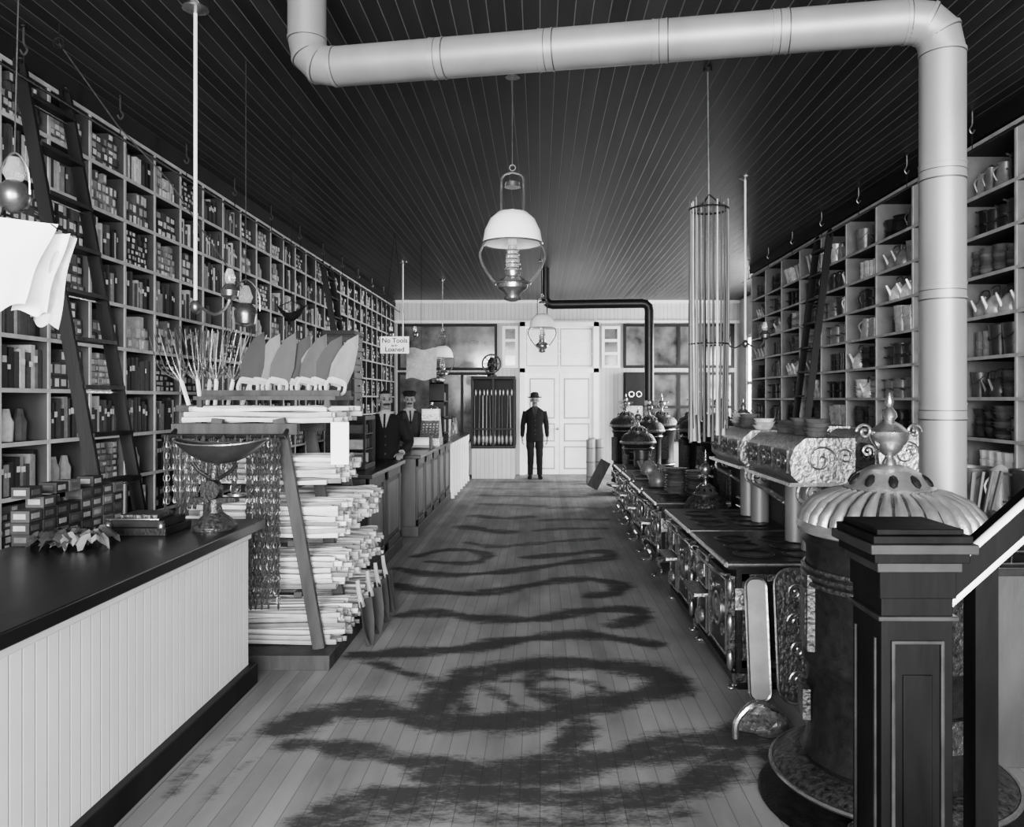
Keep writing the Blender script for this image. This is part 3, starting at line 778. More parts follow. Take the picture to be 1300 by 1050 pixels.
b.tube([P(72,290,2.9),P(40,266,2.97),(-2.0,3.0,2.36)],.003,M_iron,seg=4)
b.build('hanging_paper_sheets')
b=MB(); x,y,z=P(370,398,6.2); 
pts=[];n=8
for i in range(n+1):
    u=-1+2*i/n
    for j in range(5):
        v=-1+j/2; w=.07*math.sqrt(max(0.02,1-u*u)); pts.append((x+u*.12,y+v*w,z+.05*u*u*1.4-.06*(1-v*v)*(1-u*u)))
b.add(pts,[(i*5+j,i*5+j+1,(i+1)*5+j+1,(i+1)*5+j) for i in range(n) for j in range(4)],M_iron,.5,True)
b.tube([(x,y,CH),(x,y,z+.1)],.003,M_iron,seg=4); b.tube([(x-.11,y,z+.05),(x,y,z+.1),(x+.11,y,z+.05)],.004,M_iron,seg=4)
b.build('coal_scoop')
b=MB(); b.tube([P(75,55,4.5),P(150,160,4.6),P(215,230,4.8),P(262,300,5.0),P(312,372,5.0)],.004,M_chain,seg=4)
b.tube([P(75,55,4.5),(P(75,55,4.5).x,4.5,CH)],.004,M_iron,seg=4); b.torus(P(75,55,4.5),.03,.008,M_iron,axis='Y',seg=12)
b.build('pulley_cord')

# ---------------------------------------------------------------- big stovepipe
def pipe_run(b,pts,r,m,ms,seams=.62,seg=28):
    pts=[Vector(p) for p in pts]; path=[pts[0]]
    for i in range(1,len(pts)-1):
        a=(pts[i-1]-pts[i]).normalized(); c=(pts[i+1]-pts[i]).normalized(); k=r*1.6
        A=pts[i]+a*k; B=pts[i]+c*k
        for t in (0,.33,.67,1.): 
            path.append(A*(1-t)**2+pts[i]*2*t*(1-t)+B*t*t)
    path.append(pts[-1])
    b.tube(path,r,m,seg=seg)
    for i in range(1,len(path)-1):
        q=path[i]; t=(path[i+1]-path[i-1]).normalized()
        b.tube([q-t*.008,q+t*.008],r*1.03,m,seg=seg); b.tube([q+t*.009,q+t*.013],r*1.014,ms,seg=seg)
    segs=[(path[0],path[1])]+[(path[i*4],path[i*4+1]) for i in range(1,len(pts)-1)]
    for A,B in segs:
        d=B-A; L=d.length; n=int(L/seams)
        if n<1: continue
        t=d.normalized()
        for j in range(1,n+1):
            q=A+d*(j/(n+1))
            b.tube([q-t*.035,q-t*.028],r*1.035,m,seg=seg); b.tube([q+t*.028,q+t*.035],r*1.035,m,seg=seg)
            b.tube([q-t*.03,q+t*.03],r*1.012,m,seg=seg); b.tube([q+t*.036,q+t*.042],r*1.008,ms,seg=seg); b.tube([q-t*.004,q],r*1.018,ms,seg=seg)
b=MB()
pipe_run(b,[(-1.19,4.03,CH),(-1.19,4.03,3.33),(1.79,3.5,3.33),(1.79,3.5,1.06)],.096,M_pipe,M_pipeseam)
b.build('stovepipe',sharp=16)
b=MB()
pipe_run(b,[(.10,13.0,CH),(.10,13.0,3.2),(1.78,12.8,3.2),(1.78,12.8,1.62)],.075,M_pipeblk,M_pipeblk,seg=24)
b.build('stovepipe',sharp=18)

# ---------------------------------------------------------------- stoves
def scroll(b,c,s,m,axis='Y',r=.008,flip=1):
    pts=[]
    for k in range(22):
        a=k*.42; rr=s*(1-k/24); u=flip*rr*math.cos(a); w=rr*math.sin(a)
        pts.append(Vector(c)+Vector({'Y':(u,0,w),'X':(0,u,w)}[axis]))
    b.tube(pts,r,m,seg=6)
def leg(b,x,y,h,dx,dy,m=M_nick,r=.02):
    b.tube(cat([(x,y,h),(x+dx*.05,y+dy*.05,h*.75),(x+dx*.02,y+dy*.02,h*.4),(x+dx*.03,y+dy*.03,h*.12),(x+dx*.08,y+dy*.08,.012)],5),[r*1.7]*5+[r*1.2]*5+[r*.8]*5+[r*.9]*6,m,seg=8)
    b.ell((x+dx*.09,y+dy*.09,.014),(.03,.03,.014),m)
def round_stove(name,x,y,s=1.,top=1.35,big=False):
    """base-burner heating stove: legs, skirt, banded barrel, domed top, urn finial"""
    b=MB(); at=(x,y,0)
    for a in (45,135,225,315):
        ca,sa=math.cos(math.radians(a)),math.sin(math.radians(a)); leg(b,x+ca*.27*s,y+sa*.27*s,.22*s,ca,sa,r=.03*s)
    H=top; z=.8*H
    if big:
        b.lathe([(.22*s,.10*s),(.50*s,.12*s),(.53*s,.145*s),(.50*s,.17*s),(.40*s,.20*s)],M_ironorn,at=at,seg=48)
        b.torus((x,y,.145*s),.53*s,.010,M_nick,seg=48)
        b.lathe([(.38*s,.20*s),(.395*s,.23*s),(.37*s,.28*s),(.365*s,.62*s),(.385*s,.65*s),(.385*s,.68*s),(.365*s,.71*s),(.365*s,z-.20),(.38*s,z-.18),(.38*s,z-.15),(.365*s,z-.13),(.37*s,z-.05),(.395*s,z-.02),(.38*s,z)],M_iron,at=at,seg=64)
        for zz in (z-.135,z-.165,z-.195): b.torus((x,y,zz),.380*s,.010,M_ironorn,seg=56)
        b.lathe([(.37*s,z),(.405*s,z+.012),(.412*s,z+.03),(.39*s,z+.05)],M_dome,at=at,seg=64)
        dp=[(.385*s,z+.05),(.375*s,z+.08),(.33*s,z+.13),(.26*s,z+.165),(.20*s,z+.182),(.19*s,z+.185)]
        b.lathe(dp,M_ironorn,at=at,seg=64)
        N=34
        for k in range(N):
            a=2*pi*k/N; ca,sa=math.cos(a),math.sin(a)
            b.tube([(x+r_*ca,y+r_*sa,z_) for r_,z_ in dp[:5]],[q_*s for q_ in (.026,.028,.025,.018,.012)],M_dome,seg=8)
    else:
        b.lathe([(.20*s,.16*s),(.40*s,.17*s),(.43*s,.20*s),(.41*s,.24*s),(.33*s,.27*s)],M_nick,at=at,seg=32)
        b.lathe([(.31*s,.27*s),(.32*s,.30*s),(.29*s,.34*s),(.28*s,.55*s),(.30*s,.58*s),(.30*s,.62*s),(.275*s,.66*s),(.275*s,.8*H-.12),(.29*s,.8*H-.1),(.31*s,.8*H-.06),(.29*s,.8*H-.04),(.32*s,.8*H)],M_iron,at=at,seg=32)
        b.torus((x,y,.60*s),.30*s,.014*s,M_nick,seg=32); b.torus((x,y,.8*H-.06),.31*s,.012*s,M_nick,seg=32)
        b.lathe([(.30*s,z),(.36*s,z+.01),(.375*s,z+.03),(.35*s,z+.05)],M_nickorn,at=at,seg=32)
        b.lathe([(.35*s,z+.05,.015),(.32*s,z+.10,.02),(.27*s,z+.15,.02),(.20*s,z+.175,.02),(.185*s,z+.18)],M_ironorn,at=at,seg=96,n=32)
    zz=z+.18
    b.lathe([(.19*s,zz),(.20*s,zz+.015),(.18*s,zz+.02),(.14*s,zz+.07),(.08*s,zz+.10),(.05*s,zz+.105)],M_dome if big else M_nick,at=at,seg=32)
    for k in range(10):
        a=2*pi*k/10; ca,sa=math.cos(a),math.sin(a)
        b.ell((x+.160*s*ca,y+.160*s*sa,zz+.048),(.038*s,.022*s,.014*s),M_iron,rot=Matrix.Rotation(a,3,'Z')@Matrix.Rotation(.8,3,'Y'),seg=8,rings=5)
    f=zz+.10
    b.lathe([(.035*s,f),(.03*s,f+.02),(.018*s,f+.04),(.05*s,f+.06),(.085*s,f+.11),(.088*s,f+.14),(.05*s,f+.17),(.02*s,f+.185),(.035*s,f+.20),(.03*s,f+.22),(.012*s,f+.24),(.02*s,f+.26),(.004*s,f+.30)],M_nick,at=at,seg=24)
    for sg in (-1,1):
        scroll(b,(x+sg*.115*s,y,f+.14),.038*s,M_nick,'Y',.007*s,sg); scroll(b,(x+sg*.10*s,y,f+.06),.03*s,M_nick,'Y',.006*s,-sg)
    rb=.365 if big else .275
    for a0 in (170,285) if big else (200,270):
        a=math.radians(a0); ca,sa=math.cos(a),math.sin(a); Rm=Matrix.Rotation(a,3,'Z')
        cz=(.66*s+.8*H-.12)/2; hh=(.8*H-.12-.66*s)/2*.8
        c=Vector((x+rb*s*ca,y+rb*s*sa,cz))
        b.box(c.x-.015,c.x+.015,c.y-.11*s,c.y+.11*s,cz-hh,cz+hh,M_ironorn,rot=Rm)
        c2=c+Vector((ca,sa,0))*.012; b.box(c2.x-.008,c2.x+.008,c2.y-.07*s,c2.y+.07*s,cz-hh*.6,cz+hh*.6,M_ironorn,rot=Rm)
        c3=Vector((x+(rb+.015)*s*ca,y+(rb+.015)*s*sa,.45*s)); b.box(c3.x-.015,c3.x+.015,c3.y-.08*s,c3.y+.08*s,.38*s,.52*s,M_ironorn,rot=Rm)
    return b.build(name,sharp=45)
round_stove('base_burner_stove',1.43,3.22,.88,1.36,big=True)
b=MB(); b.tube([(1.70,3.42,1.12),(1.76,3.47,1.12)],.07,M_iron,seg=18); b.lathe([(.104,1.03),(.108,1.08),(.104,1.2)],M_pipe,at=(1.79,3.5,0),seg=24)
b.tube([(1.68,3.40,1.02),(1.79,3.5,1.02)],.05,M_iron,seg=12)
b.build('flue_collar')
b=MB(); b.lathe([(.50,.0),(.52,.006),(.51,.010),(.0001,.011)],M_iron,at=(1.43,3.22,0),seg=40); b.build('stove_board')
b=MB()  # fluted shell-shaped leg casting on floor
c=Vector((1.02,3.78,.002))
for k in range(9):
    a=-1.0+2.0*k/8
    d=Vector((math.sin(a)*.5-.35,-.25,math.cos(a)*.55)).normalized()
    b.tube([c+Vector((.06,.03,.03)),c+Vector((.06,.03,.03))+d*.07,c+Vector((.06,.03,.03))+d*.15],[.012,.02,.026],M_nickorn,seg=8)
b.ell(c+Vector((.09,.04,.07)),(.10,.06,.07),M_nickorn)
b.tube(cat([c+Vector((.15,.04,.10)),c+Vector((.02,-.02,.19)),c+Vector((-.08,-.04,.12)),c+Vector((-.09,-.04,.03))],4),.016,M_nick)
b.build('stove_leg_casting')

def panel_x(b,x,y0,y1,z0,z1,w=.018,m=M_nick):
    b.tube([(x,y0,z0),(x,y1,z0),(x,y1,z1),(x,y0,z1)],w*.4,m,seg=5,closed=True)
def cookstove(x0,x1,y0,y1,h,closet=True,lh=.14,name='cookstove'):
    b=MB()
    for yy,dy in ((y0+.07,-1),(y1-.07,1)):
        leg(b,x0+.05,yy,lh+.03,-.5 if lh<.1 else -1,dy*.4,M_nick,.02); leg(b,x1-.06,yy,lh+.03,.3,dy*.4,M_iron,.02)
    b.box(x0+.03,x1,y0+.02,y1-.02,lh,h-.04,M_iron)
    b.box(x0,x1,y0,y1,lh,lh+.05,M_ironorn)
    if lh<.1: b.box(x0+.04,x1-.02,y0+.03,y1-.03,.0,lh,M_iron)
    b.box(x0-.03,x1+.01,y0-.02,y1+.02,h-.045,h,M_iron); 
    b.tube([(x0-.035,y0-.02,h-.02),(x0-.035,y1+.02,h-.02)],.015,M_nick,seg=8)
    b.tube([(x0-.03,y0-.024,h-.02),(x1,y0-.024,h-.02)],.012,M_nick,seg=8)
    W=y1-y0
    for i in range(3):
        for j in range(2):
            cx=x0+.17+.3*j*(x1-x0)/.75; cy=y0+.18+i*.27*(W/1.05)
            b.lathe([(.115,0),(.115,.006),(.10,.008),(.095,.004),(.02,.005)],M_iron,at=(cx,cy,h),seg=20); b.torus((cx,cy,h+.004),.115,.004,M_ironorn,seg=20,ts=4)
    ya=y0+.06; yb=y0+W*.58
    b.box(x0-.005,x0+.03,ya,yb,lh+.10,h-.10,M_ironorn); panel_x(b,x0-.012,ya+.03,yb-.03,lh+.13,h-.13)
    b.torus((x0-.012,(ya+yb)/2,(lh+h)/2),.09,.012,M_nick,axis='X',seg=20); b.ell((x0-.01,(ya+yb)/2,(lh+h)/2),(.02,.06,.06),M_nickorn)
    for q in (-1,1):
        for w_ in (-1,1): scroll(b,(x0-.014,(ya+yb)/2+q*.14,(lh+h)/2+w_*.10),.045,M_nick,'X',.007,q)
    b.tube([(x0-.05,yb-.06,h-.2),(x0-.05,yb-.06,h-.12)],.01,M_nick)
    yc=y0+W*.62; yd=y1-.05
    zc=(lh+h)/2
    b.box(x0-.005,x0+.03,yc,yd,zc+.02,h-.08,M_ironorn); b.box(x0-.005,x0+.03,yc,yd,lh+.08,zc,M_ironorn)
    panel_x(b,x0-.012,yc+.02,yd-.02,zc+.04,h-.1); panel_x(b,x0-.012,yc+.02,yd-.02,lh+.1,zc-.02)
    b.ell((x0-.02,(yc+yd)/2,zc+.12),(.03,.07,.05),M_nickorn); b.ell((x0-.02,(yc+yd)/2,lh+.18),(.03,.07,.05),M_nickorn)
    b.tube(cat([(x0,y0+.05,h-.09),(x0-.07,y0+.07,h-.08),(x0-.08,y0+W/2,h-.08),(x0-.07,y1-.07,h-.08),(x0,y1-.05,h-.09)],5),.008,M_nick,seg=7)
    b.box(x0-.10,x0+.02,yc-.02,yd+.03,zc-.005,zc+.015,M_nickorn)
    for q in range(3):
        b.ell((x0-.005,y0+.02,lh+.12+.2*q),(.022,.022,.06),M_nick,seg=10,rings=7)
        b.ell((x0-.005,y1-.02,lh+.12+.2*q),(.022,.022,.06),M_nick,seg=10,rings=7)
    for (a,c_,z0,z1) in ((x0+.06,x0+.10,lh+.08,h-.08),(x1-.10,x1-.06,lh+.08,h-.08),(x0+.06,x1-.06,lh+.08,lh+.12),(x0+.06,x1-.06,h-.12,h-.08)):
        b.box(a,c_,y0+.008,y0+.02,z0,z1,M_ironorn)
    b.box(x0+.02,x0+.12,y0+.006,y0+.02,h-.28,h-.16,M_nickorn)
    b.torus((x0+.07,y0+.004,h-.22),.03,.006,M_nick,axis='Y',seg=12)
    if closet:
        cz0,cz1=1.17,1.42; cx0,cx1=x1-.36,x1-.02
        b.box(x1-.05,x1-.03,y0+.03,y1-.03,h,cz0,M_ironorn)
        prof=[(cx0+.02,cz0),(cx0-.02,cz0+.04),(cx0-.03,cz0+.12),(cx0-.0,cz0+.2),(cx0+.06,cz1),(cx1,cz1),(cx1,cz0)]
        n=len(prof)
        b.add([(p[0],y0+.02,p[1]) for p in prof]+[(p[0],y1-.02,p[1]) for p in prof],[tuple(range(n)),tuple(range(2*n-1,n-1,-1))]+[(i,i+n,(i+1)%n+n,(i+1)%n) for i in range(n)],M_nickorn)
        for yy in (y0+.015,y1-.015):
            scroll(b,(cx0+.14,yy-.01,(cz0+cz1)/2),.09,M_nick,'Y',.006); scroll(b,(cx0+.28,yy-.01,(cz0+cz1)/2+.02),.05,M_nick,'Y',.005,-1)
            b.tube(cat([(cx0+.03,yy,cz0),(cx0+.02,yy,cz0-.09),(cx0+.14,yy,cz0-.16),(x1-.05,yy,h+.16)],5),.012,M_nickorn,seg=7)
            scroll(b,(cx0+.1,yy,cz0-.06),.05,M_nick,'Y',.006)
        for k in range(3):
            yk=y0+.18+k*(W-.36)/2
            b.box(cx0-.035,cx0-.02,yk-.12,yk+.12,cz0+.05,cz0+.18,M_ironorn); b.torus((cx0-.04,yk,cz0+.115),.04,.008,M_nick,axis='X',seg=14)
            scroll(b,(cx0-.04,yk-.09,cz0+.115),.03,M_nick,'X',.005); scroll(b,(cx0-.04,yk+.09,cz0+.115),.03,M_nick,'X',.005,-1)
        b.box(cx0-.04,cx1,y0+.0,y1-.0,cz0-.02,cz0,M_nick)
        for k in (.3,.62): b.tube([(x1-.17,y0+W*k,h),(x1-.17,y0+W*k,cz0)],.065,M_pipe,seg=18)
    return b.build(name,sharp=40)
cookstove(1.08,1.80,4.42,5.38,.735,lh=.05); cookstove(1.08,1.80,5.54,6.5,.735,lh=.05)
cookstove(1.10,1.75,7.25,8.05,.70,False); cookstove(1.10,1.75,8.4,9.2,.68,False)
cookstove(1.12,1.75,9.5,10.3,.70,False); cookstove(1.12,1.75,10.6,11.4,.70,False)
cookstove(1.9,2.55,5.0,6.0,.74,True); cookstove(1.9,2.55,6.4,7.4,.74,True)
round_stove('parlor_stove',1.45,6.88,.55,.78); 
for (x,y,s,t) in ((2.12,8.2,.8,1.35),(2.12,9.3,.75,1.5),(1.5,12.0,.75,1.2),(2.15,10.6,.8,1.5),(1.78,12.8,.7,1.38),(1.5,13.7,.8,1.45),(2.4,12.2,.8,1.5),(2.2,14.2,.8,1.45)):
    round_stove('parlor_stove',x,y,s,t)
b=MB()
for y in (4.6,4.85,5.2,5.7,6.1,6.35):
    pot(b,1.62,y,1.422,.075,R.uniform(.08,.14),R.choice([.1,.6]),R.choice([4,1,1]))
b.build('pots_and_pans')
b=MB()
for k,(x,y,z) in enumerate([(1.35,9.7,.702),(1.4,10.8,.702),(1.3,8.6,.682),(1.5,7.5,.702),(1.35,7.8,.702)]):
    pot(b,x,y,z+.012,.11,.25,.12,[2,4,2,1,1][k])
b.build('kettles')
def leaning(x0,x1,zt,y,m,rim):
    b=MB(); o=[]
    w=(x1-x0)/2; cx=(x0+x1)/2; r=w*.8
    for (sx_,sz) in ((1,0),(1,1),(-1,1),(-1,0)):
        for k in range(6):
            a={(1,0):-pi/2,(1,1):0,(-1,1):pi/2,(-1,0):pi}[(sx_,sz)]+k/5*pi/2
            o.append((cx+sx_*(w-r)+r*math.cos(a),(zt-r if sz else r)+r*math.sin(a)))
    N=len(o); tl=.10/zt
    b.add([(p[0],y-.012+tl*(p[1]),p[1]+.012) for p in o]+[(p[0],y+.006+tl*p[1],p[1]+.012) for p in o],[tuple(range(N)),tuple(range(2*N-1,N-1,-1))]+[(i,i+N,(i+1)%N+N,(i+1)%N) for i in range(N)],m)
    b.tube([(p[0],y-.012+tl*p[1],p[1]+.012) for p in o],.009,rim,closed=True,seg=6)
    return b
b=leaning(1.135,1.25,.64,4.26,M_shelf,M_nick); b.build('stove_reservoir_cover')
b=leaning(1.28,1.50,.70,4.22,M_ironorn,M_nick)
for k in range(4): scroll(b,(1.39,4.22-.02+.10*(.12+.15*k)/.70,.14+.15*k),.05,M_nick,'Y',.006,1 if k%2 else -1)
b.build('stove_door_casting')

# buggy whip rack
b=MB(); x,y=1.10,5.15
x2=P(900,268,5.15).x
b.tube([(x,y,CH),(x2,y,2.98)],.006,M_chain,seg=5); b.lathe([(.03,CH-.02),(.03,CH)],M_iron,at=(x,y,0),seg=10)
b.torus((x2,y,2.88),.125,.008,M_iron,seg=24); b.torus((x2,y,2.0),.125,.006,M_iron,seg=24)
for a in range(3):
    t=2*pi*a/3; b.tube([(x2,y,2.98),(x2+.125*math.cos(t),y+.125*math.sin(t),2.88)],.005,M_iron,seg=4)
for k in range(28):
    t=2*pi*k/28; r1=.125; r0=.125*R.uniform(.8,1.0)
    zb=R.uniform(1.35,1.55)
    b.tube(cat([(x2+r1*math.cos(t),y+r1*math.sin(t),2.90+.02*(k%3)),(x2+r1*math.cos(t),y+r1*math.sin(t),2.2),(x2+r0*math.cos(t),y+r0*math.sin(t),zb)],3),[.005]*3+[.008]*3+[.012],M_handle,R.choice([.004,.004,.01,.02,.1,.3]),5)
b.build('buggy_whip_rack')

# right side counter with wares
b=MB(); b.box(2.75,3.1,3.6,11.8,0,.85,M_oak); b.box(2.7,3.15,3.55,11.85,.85,.89,M_top)
b.build('shop_counter',bevel=.004)
b=MB()
for k in range(26):
    y=3.75+k*.31; pot(b,2.92,y,.892,R.uniform(.09,.13),R.uniform(.2,.4),R.choice([.03,.1,.3,.6]),R.choice([0,2,3,4,1]))
b.build('counter_wares')
b=MB(); b.box(2.0,2.6,3.5,4.3,0,.86,M_oak); b.box(1.97,2.63,3.47,4.33,.86,.9,M_top); b.build('display_table',bevel=.004)
b=MB()
for k in range(9): b.tube([(2.05+.06*k,3.52,.905),(2.05+.06*k,3.52,1.02)],.003,M_nick,seg=4)
for z in (.905,.96,1.02): b.tube([(2.05,3.52,z),(2.53,3.52,z),(2.53,3.8,z),(2.05,3.8,z)],.004,M_nick,seg=4,closed=True)
for k in range(6): b.lathe([(.03,0),(.1,.015),(.11,.02)],M_tin,.08,at=(2.12+.07*k,3.66,1.015),seg=16,M=Matrix.Rotation(1.3,3,'Y'))
b.build('dish_rack')
b=MB()
b.lathe([(.09,0),(.11,.14),(.115,.15)],M_tin,.12,at=(2.28,4.1,.902),seg=18)
for k in range(4): b.tube([(2.28+.03*k-.05,4.1,.93),(2.28+.06*k-.02,4.1+.02*k,1.26)],[.008,.012],M_handle,R.choice([.02,.06]),6)
b.build('utensil_bucket')
for (x,y) in ((.98,15.2),(1.16,15.3),(1.05,15.75)):
    b=MB(); b.lathe([(.075,0),(.08,.01),(.08,.86),(.06,.87),(.05,.5)],M_pipe,at=(x,y,0),seg=18)
    for z in (.15,.43,.7): b.torus((x,y,z),.082,.006,M_iron,seg=18,ts=4)
    b.build('wire_roll')
b=MB(); b.box(.98,1.18,14.3,14.33,.0,.55,M_rack,rot=Matrix.Rotation(.5,3,'Y')@Matrix.Rotation(-.2,3,'X')); b.build('leaning_plank')
b=MB(); x,y=2.05,16.9
b.box(x-.2,x+.2,16.9,17.10,1.0,2.2,M_dark); b.box(x-.16,x+.16,16.88,16.9,1.1,1.5,M_shelf)
for dx in (-.08,.08): b.torus((x+dx,16.88,1.75),.055,.015,M_nick,axis='Y',seg=14)
b.build('wall_telephone')

# ---------------------------------------------------------------- newel post & handrail
b=MB(); cx,cy=.768,1.675
M_newel=mat('newel_wood',.0025,.5,noise=.9,ns=7,stretch=(1,1,.25),bump=.5,bs=9,spec=.04)
M_newele=mat('newel_moulding',.012,.4,noise=.6,ns=12,spec=.15)
h=.073
b.box(cx-h,cx+h,cy-h,cy+h,0,1.24,M_newel)
b.box(cx-h-.02,cx+h+.02,cy-h-.02,cy+h+.02,0,.2,M_newel)
for (s,z0,z1) in ((.082,1.19,1.20),(.078,1.235,1.29),(.086,1.29,1.31),(.096,1.31,1.33),(.108,1.33,1.35),(.100,1.35,1.366),(.088,1.366,1.378)):
    b.box(cx-s,cx+s,cy-s,cy+s,z0,z1,M_newele if s in(.082,.086,.108) else M_newel)
for dx in (-1,1):
    b.box(cx+dx*.05-.004,cx+dx*.05+.004,cy-h-.006,cy-h,.35,1.15,M_newele)
    b.box(cx-h-.006,cx-h,cy+dx*.05-.004,cy+dx*.05+.004,.35,1.15,M_newele)
b.box(cx-.05,cx+.05,cy-h-.006,cy-h,1.142,1.15,M_newele); b.box(cx-.05,cx+.05,cy-h-.006,cy-h,.35,.358,M_newele)
b.box(cx-.03,cx+.03,cy-h-.004,cy-h,.42,1.08,M_newel)
b.build('newel_post',bevel=.005)
b=MB()
p0=Vector((cx+.075,cy,1.23)); p1=Vector((1.9,cy,2.17)); 
b.beam(p0,p1,.05,.07,M_newel); b.tube([p0+Vector((0,-.02,.033)),p1+Vector((0,-.02,.033))],.011,M_white,seg=10)  # white tube paints a lit line along the dark rail
b.tube([p0+Vector((0,-.03,-.03)),p1+Vector((0,-.03,-.03))],.008,M_white,seg=8)  # second highlight line, also painted as a white tube
b.beam((cx+.075,cy,.12),(1.9,cy,1.08),.16,.04,M_newel)
for k in range(7):
    x=cx+.17+.15*k; zb=.12+(x-cx-.07)*.86; zt=1.2+(x-cx-.07)*.86
    b.box(x-.024,x+.024,cy-.024,cy+.024,zb,zt,M_newel)
b.build('stair_balustrade')

# ---------------------------------------------------------------- people
def human(name,loc,rz,arms,lean=0.,skin=.22,coat=.008,trou=.01,shirt=.5,must=True,beard=False,hat=None,hair=.02,H=1.0,vest=False,legs=None,turn=0.):
    b=MB(); m=M_body
    V=Vector
    def loft(rings,seg=24):
        vs=[];fs=[]
        for (cx,cy,z,rx,ry) in rings:
            for i in range(seg):
                a=2*pi*i/seg; ca,sa=math.cos(a),math.sin(a)
                e=.85
                vs.append((cx+rx*math.copysign(abs(ca)**e,ca),cy+ry*math.copysign(abs(sa)**e,sa),z))
        n=len(rings)
        for j in range(n-1):
            for i in range(seg):
                k=(i+1)%seg; fs.append((j*seg+i,j*seg+k,(j+1)*seg+k,(j+1)*seg+i))
        fs.append(tuple(range(seg-1,-1,-1))); fs.append(tuple((n-1)*seg+i for i in range(seg)))
        b.add(vs,fs,m,.5,True)
    loft([(0,0,.78,.188,.135),(0,0,.90,.186,.135),(0,0,1.02,.170,.125),(0,0,1.12,.166,.12),(0,-.005,1.26,.185,.13),(0,0,1.36,.196,.122),(0,.005,1.42,.185,.105),(0,.008,1.46,.13,.085),(0,.01,1.50,.072,.068)])
    L=legs or [(-.10,0),(.10,.0)]
    for i,(lx,ly) in enumerate(L):
        s=-1 if i==0 else 1
        b.tube(cat([(s*.088,0,.93),(s*.095,-.01,.72),(lx,ly-.02,.50),(lx*1.05,ly+.015,.28),(lx*1.1,ly+.01,.085)],4),[.098]*3+[.09]*3+[.075]*3+[.068]*3+[.062]*2+[.06]*3,m,seg=14)
        b.tube(cat([(lx*1.1,ly+.055,.045),(lx*1.12,ly-.02,.05),(lx*1.2,ly-.11,.038),(lx*1.28,ly-.18,.03)],3),[.04]*3+[.045]*3+[.045]*3+[.028],m,seg=12)
    def hp(x,y,z): 
        c,s_=math.cos(turn),math.sin(turn); return (x*c-y*s_,x*s_+y*c,z)
    Rt=Matrix.Rotation(turn,3,'Z')
    b.tube([(0,.012,1.44),(0,.004,1.52),(0,-.008,1.58)],[.066,.056,.056],m,seg=14)
    b.ell(hp(0,-.005,1.655),(.076,.095,.092),m,seg=20,rings=14,rot=Rt)
    b.ell(hp(0,-.035,1.60),(.058,.062,.075),m,seg=18,rings=12,rot=Rt)
    b.ell(hp(0,-.080,1.548),(.026,.02,.018),m,rot=Rt)
    b.tube([hp(0,-.094,1.642),hp(0,-.112,1.618),hp(0,-.118,1.602),hp(0,-.098,1.595)],[.008,.011,.014,.01],m,seg=8)
    b.tube([hp(-.045,-.082,1.652),hp(-.02,-.096,1.657),hp(.02,-.096,1.657),hp(.045,-.082,1.652)],.010,m,seg=7)
    for s in (-1,1):
        b.ell(hp(s*.078,.005,1.625),(.010,.02,.032),m,seg=10,rings=7,rot=Rt)
        b.ell(hp(s*.038,-.072,1.61),(.02,.022,.02),m,seg=10,rings=7,rot=Rt)
    b.tube([hp(-.022,-.092,1.572),hp(0,-.101,1.573),hp(.022,-.092,1.572)],.008,m,seg=7)
    if must: b.tube([hp(-.04,-.088,1.576),hp(-.015,-.104,1.586),hp(.015,-.104,1.586),hp(.04,-.088,1.576)],[.006,.011,.011,.006],m,seg=8)
    if beard: b.ell(hp(0,-.07,1.545),(.045,.035,.05),m,rot=Rt)
    hands=[]
    for i,(sh,el,wr,fd,th) in enumerate(arms):
        sh,el,wr,fd,th=map(V,(sh,el,wr,fd,th)); fd.normalize(); th=(th-fd*th.dot(fd)).normalized(); nrm=fd.cross(th)
        if i==0: nrm=-nrm
        b.tube(cat([sh,sh.lerp(el,.5),el,el.lerp(wr,.5),wr],3),[.066]*3+[.060]*3+[.052]*3+[.046]*2+[.040]*2,m,seg=12)
        b.tube([wr,wr+fd*.03],[.026,.025],m,seg=10)
        for k,(ln) in enumerate((.070,.080,.075,.058)):
            off=th*(.030-.020*k); kn=wr+fd*(.098-.004*abs(k-1))+off
            b.tube([wr+fd*.01+off*.6,kn],[.013,.0115],m,seg=8)
            p1=kn+fd*ln*.5+nrm*ln*.13; p2=p1+fd*ln*.32+nrm*ln*.25; p3=p2+fd*ln*.18+nrm*ln*.22
            b.tube([kn,p1,p2,p3],[.0105,.0095,.0085,.007],m,seg=8)
        q0=wr+fd*.02+th*.02; q1=wr+fd*.055+th*.052+nrm*.008; q2=q1+fd*.035+th*.012+nrm*.01; q3=q2+fd*.022+nrm*.008
        b.tube([q0,q1,q2,q3],[.014,.012,.0105,.008],m,seg=8)
        hands.append((wr,fd))
    ob=b.build(name,origin=(0,0,0))
    rm=ob.modifiers.new('r','REMESH'); rm.mode='VOXEL'; rm.voxel_size=.0065; rm.use_smooth_shade=True
    sm=ob.modifiers.new('s','SMOOTH'); sm.factor=.5; sm.iterations=2
    dg=bpy.context.evaluated_depsgraph_get(); me=bpy.data.meshes.new_from_object(ob.evaluated_get(dg))
    old=ob.data; ob.modifiers.clear(); ob.data=me; bpy.data.meshes.remove(old)
    n=len(me.vertices); co=np.zeros(n*3); me.vertices.foreach_get('co',co); co=co.reshape(-1,3)
    x,y,z=co[:,0],co[:,1],co[:,2]
    col=np.full(n,float(coat)); 
    inner=z<.78; col[inner]=trou
    col[z<.085]=.006
    if vest: 
        f=(np.abs(x)<.11)&(y<-.06)&(z>.9)&(z<1.44); col[f]=coat*2.2
    V_=(y<-.05)&(z>1.28)&(np.abs(x)<(z-1.26)*.28); col[V_]=shirt
    tie=(y<-.05)&(z>1.28)&(np.abs(x)<.012); col[tie]=.01
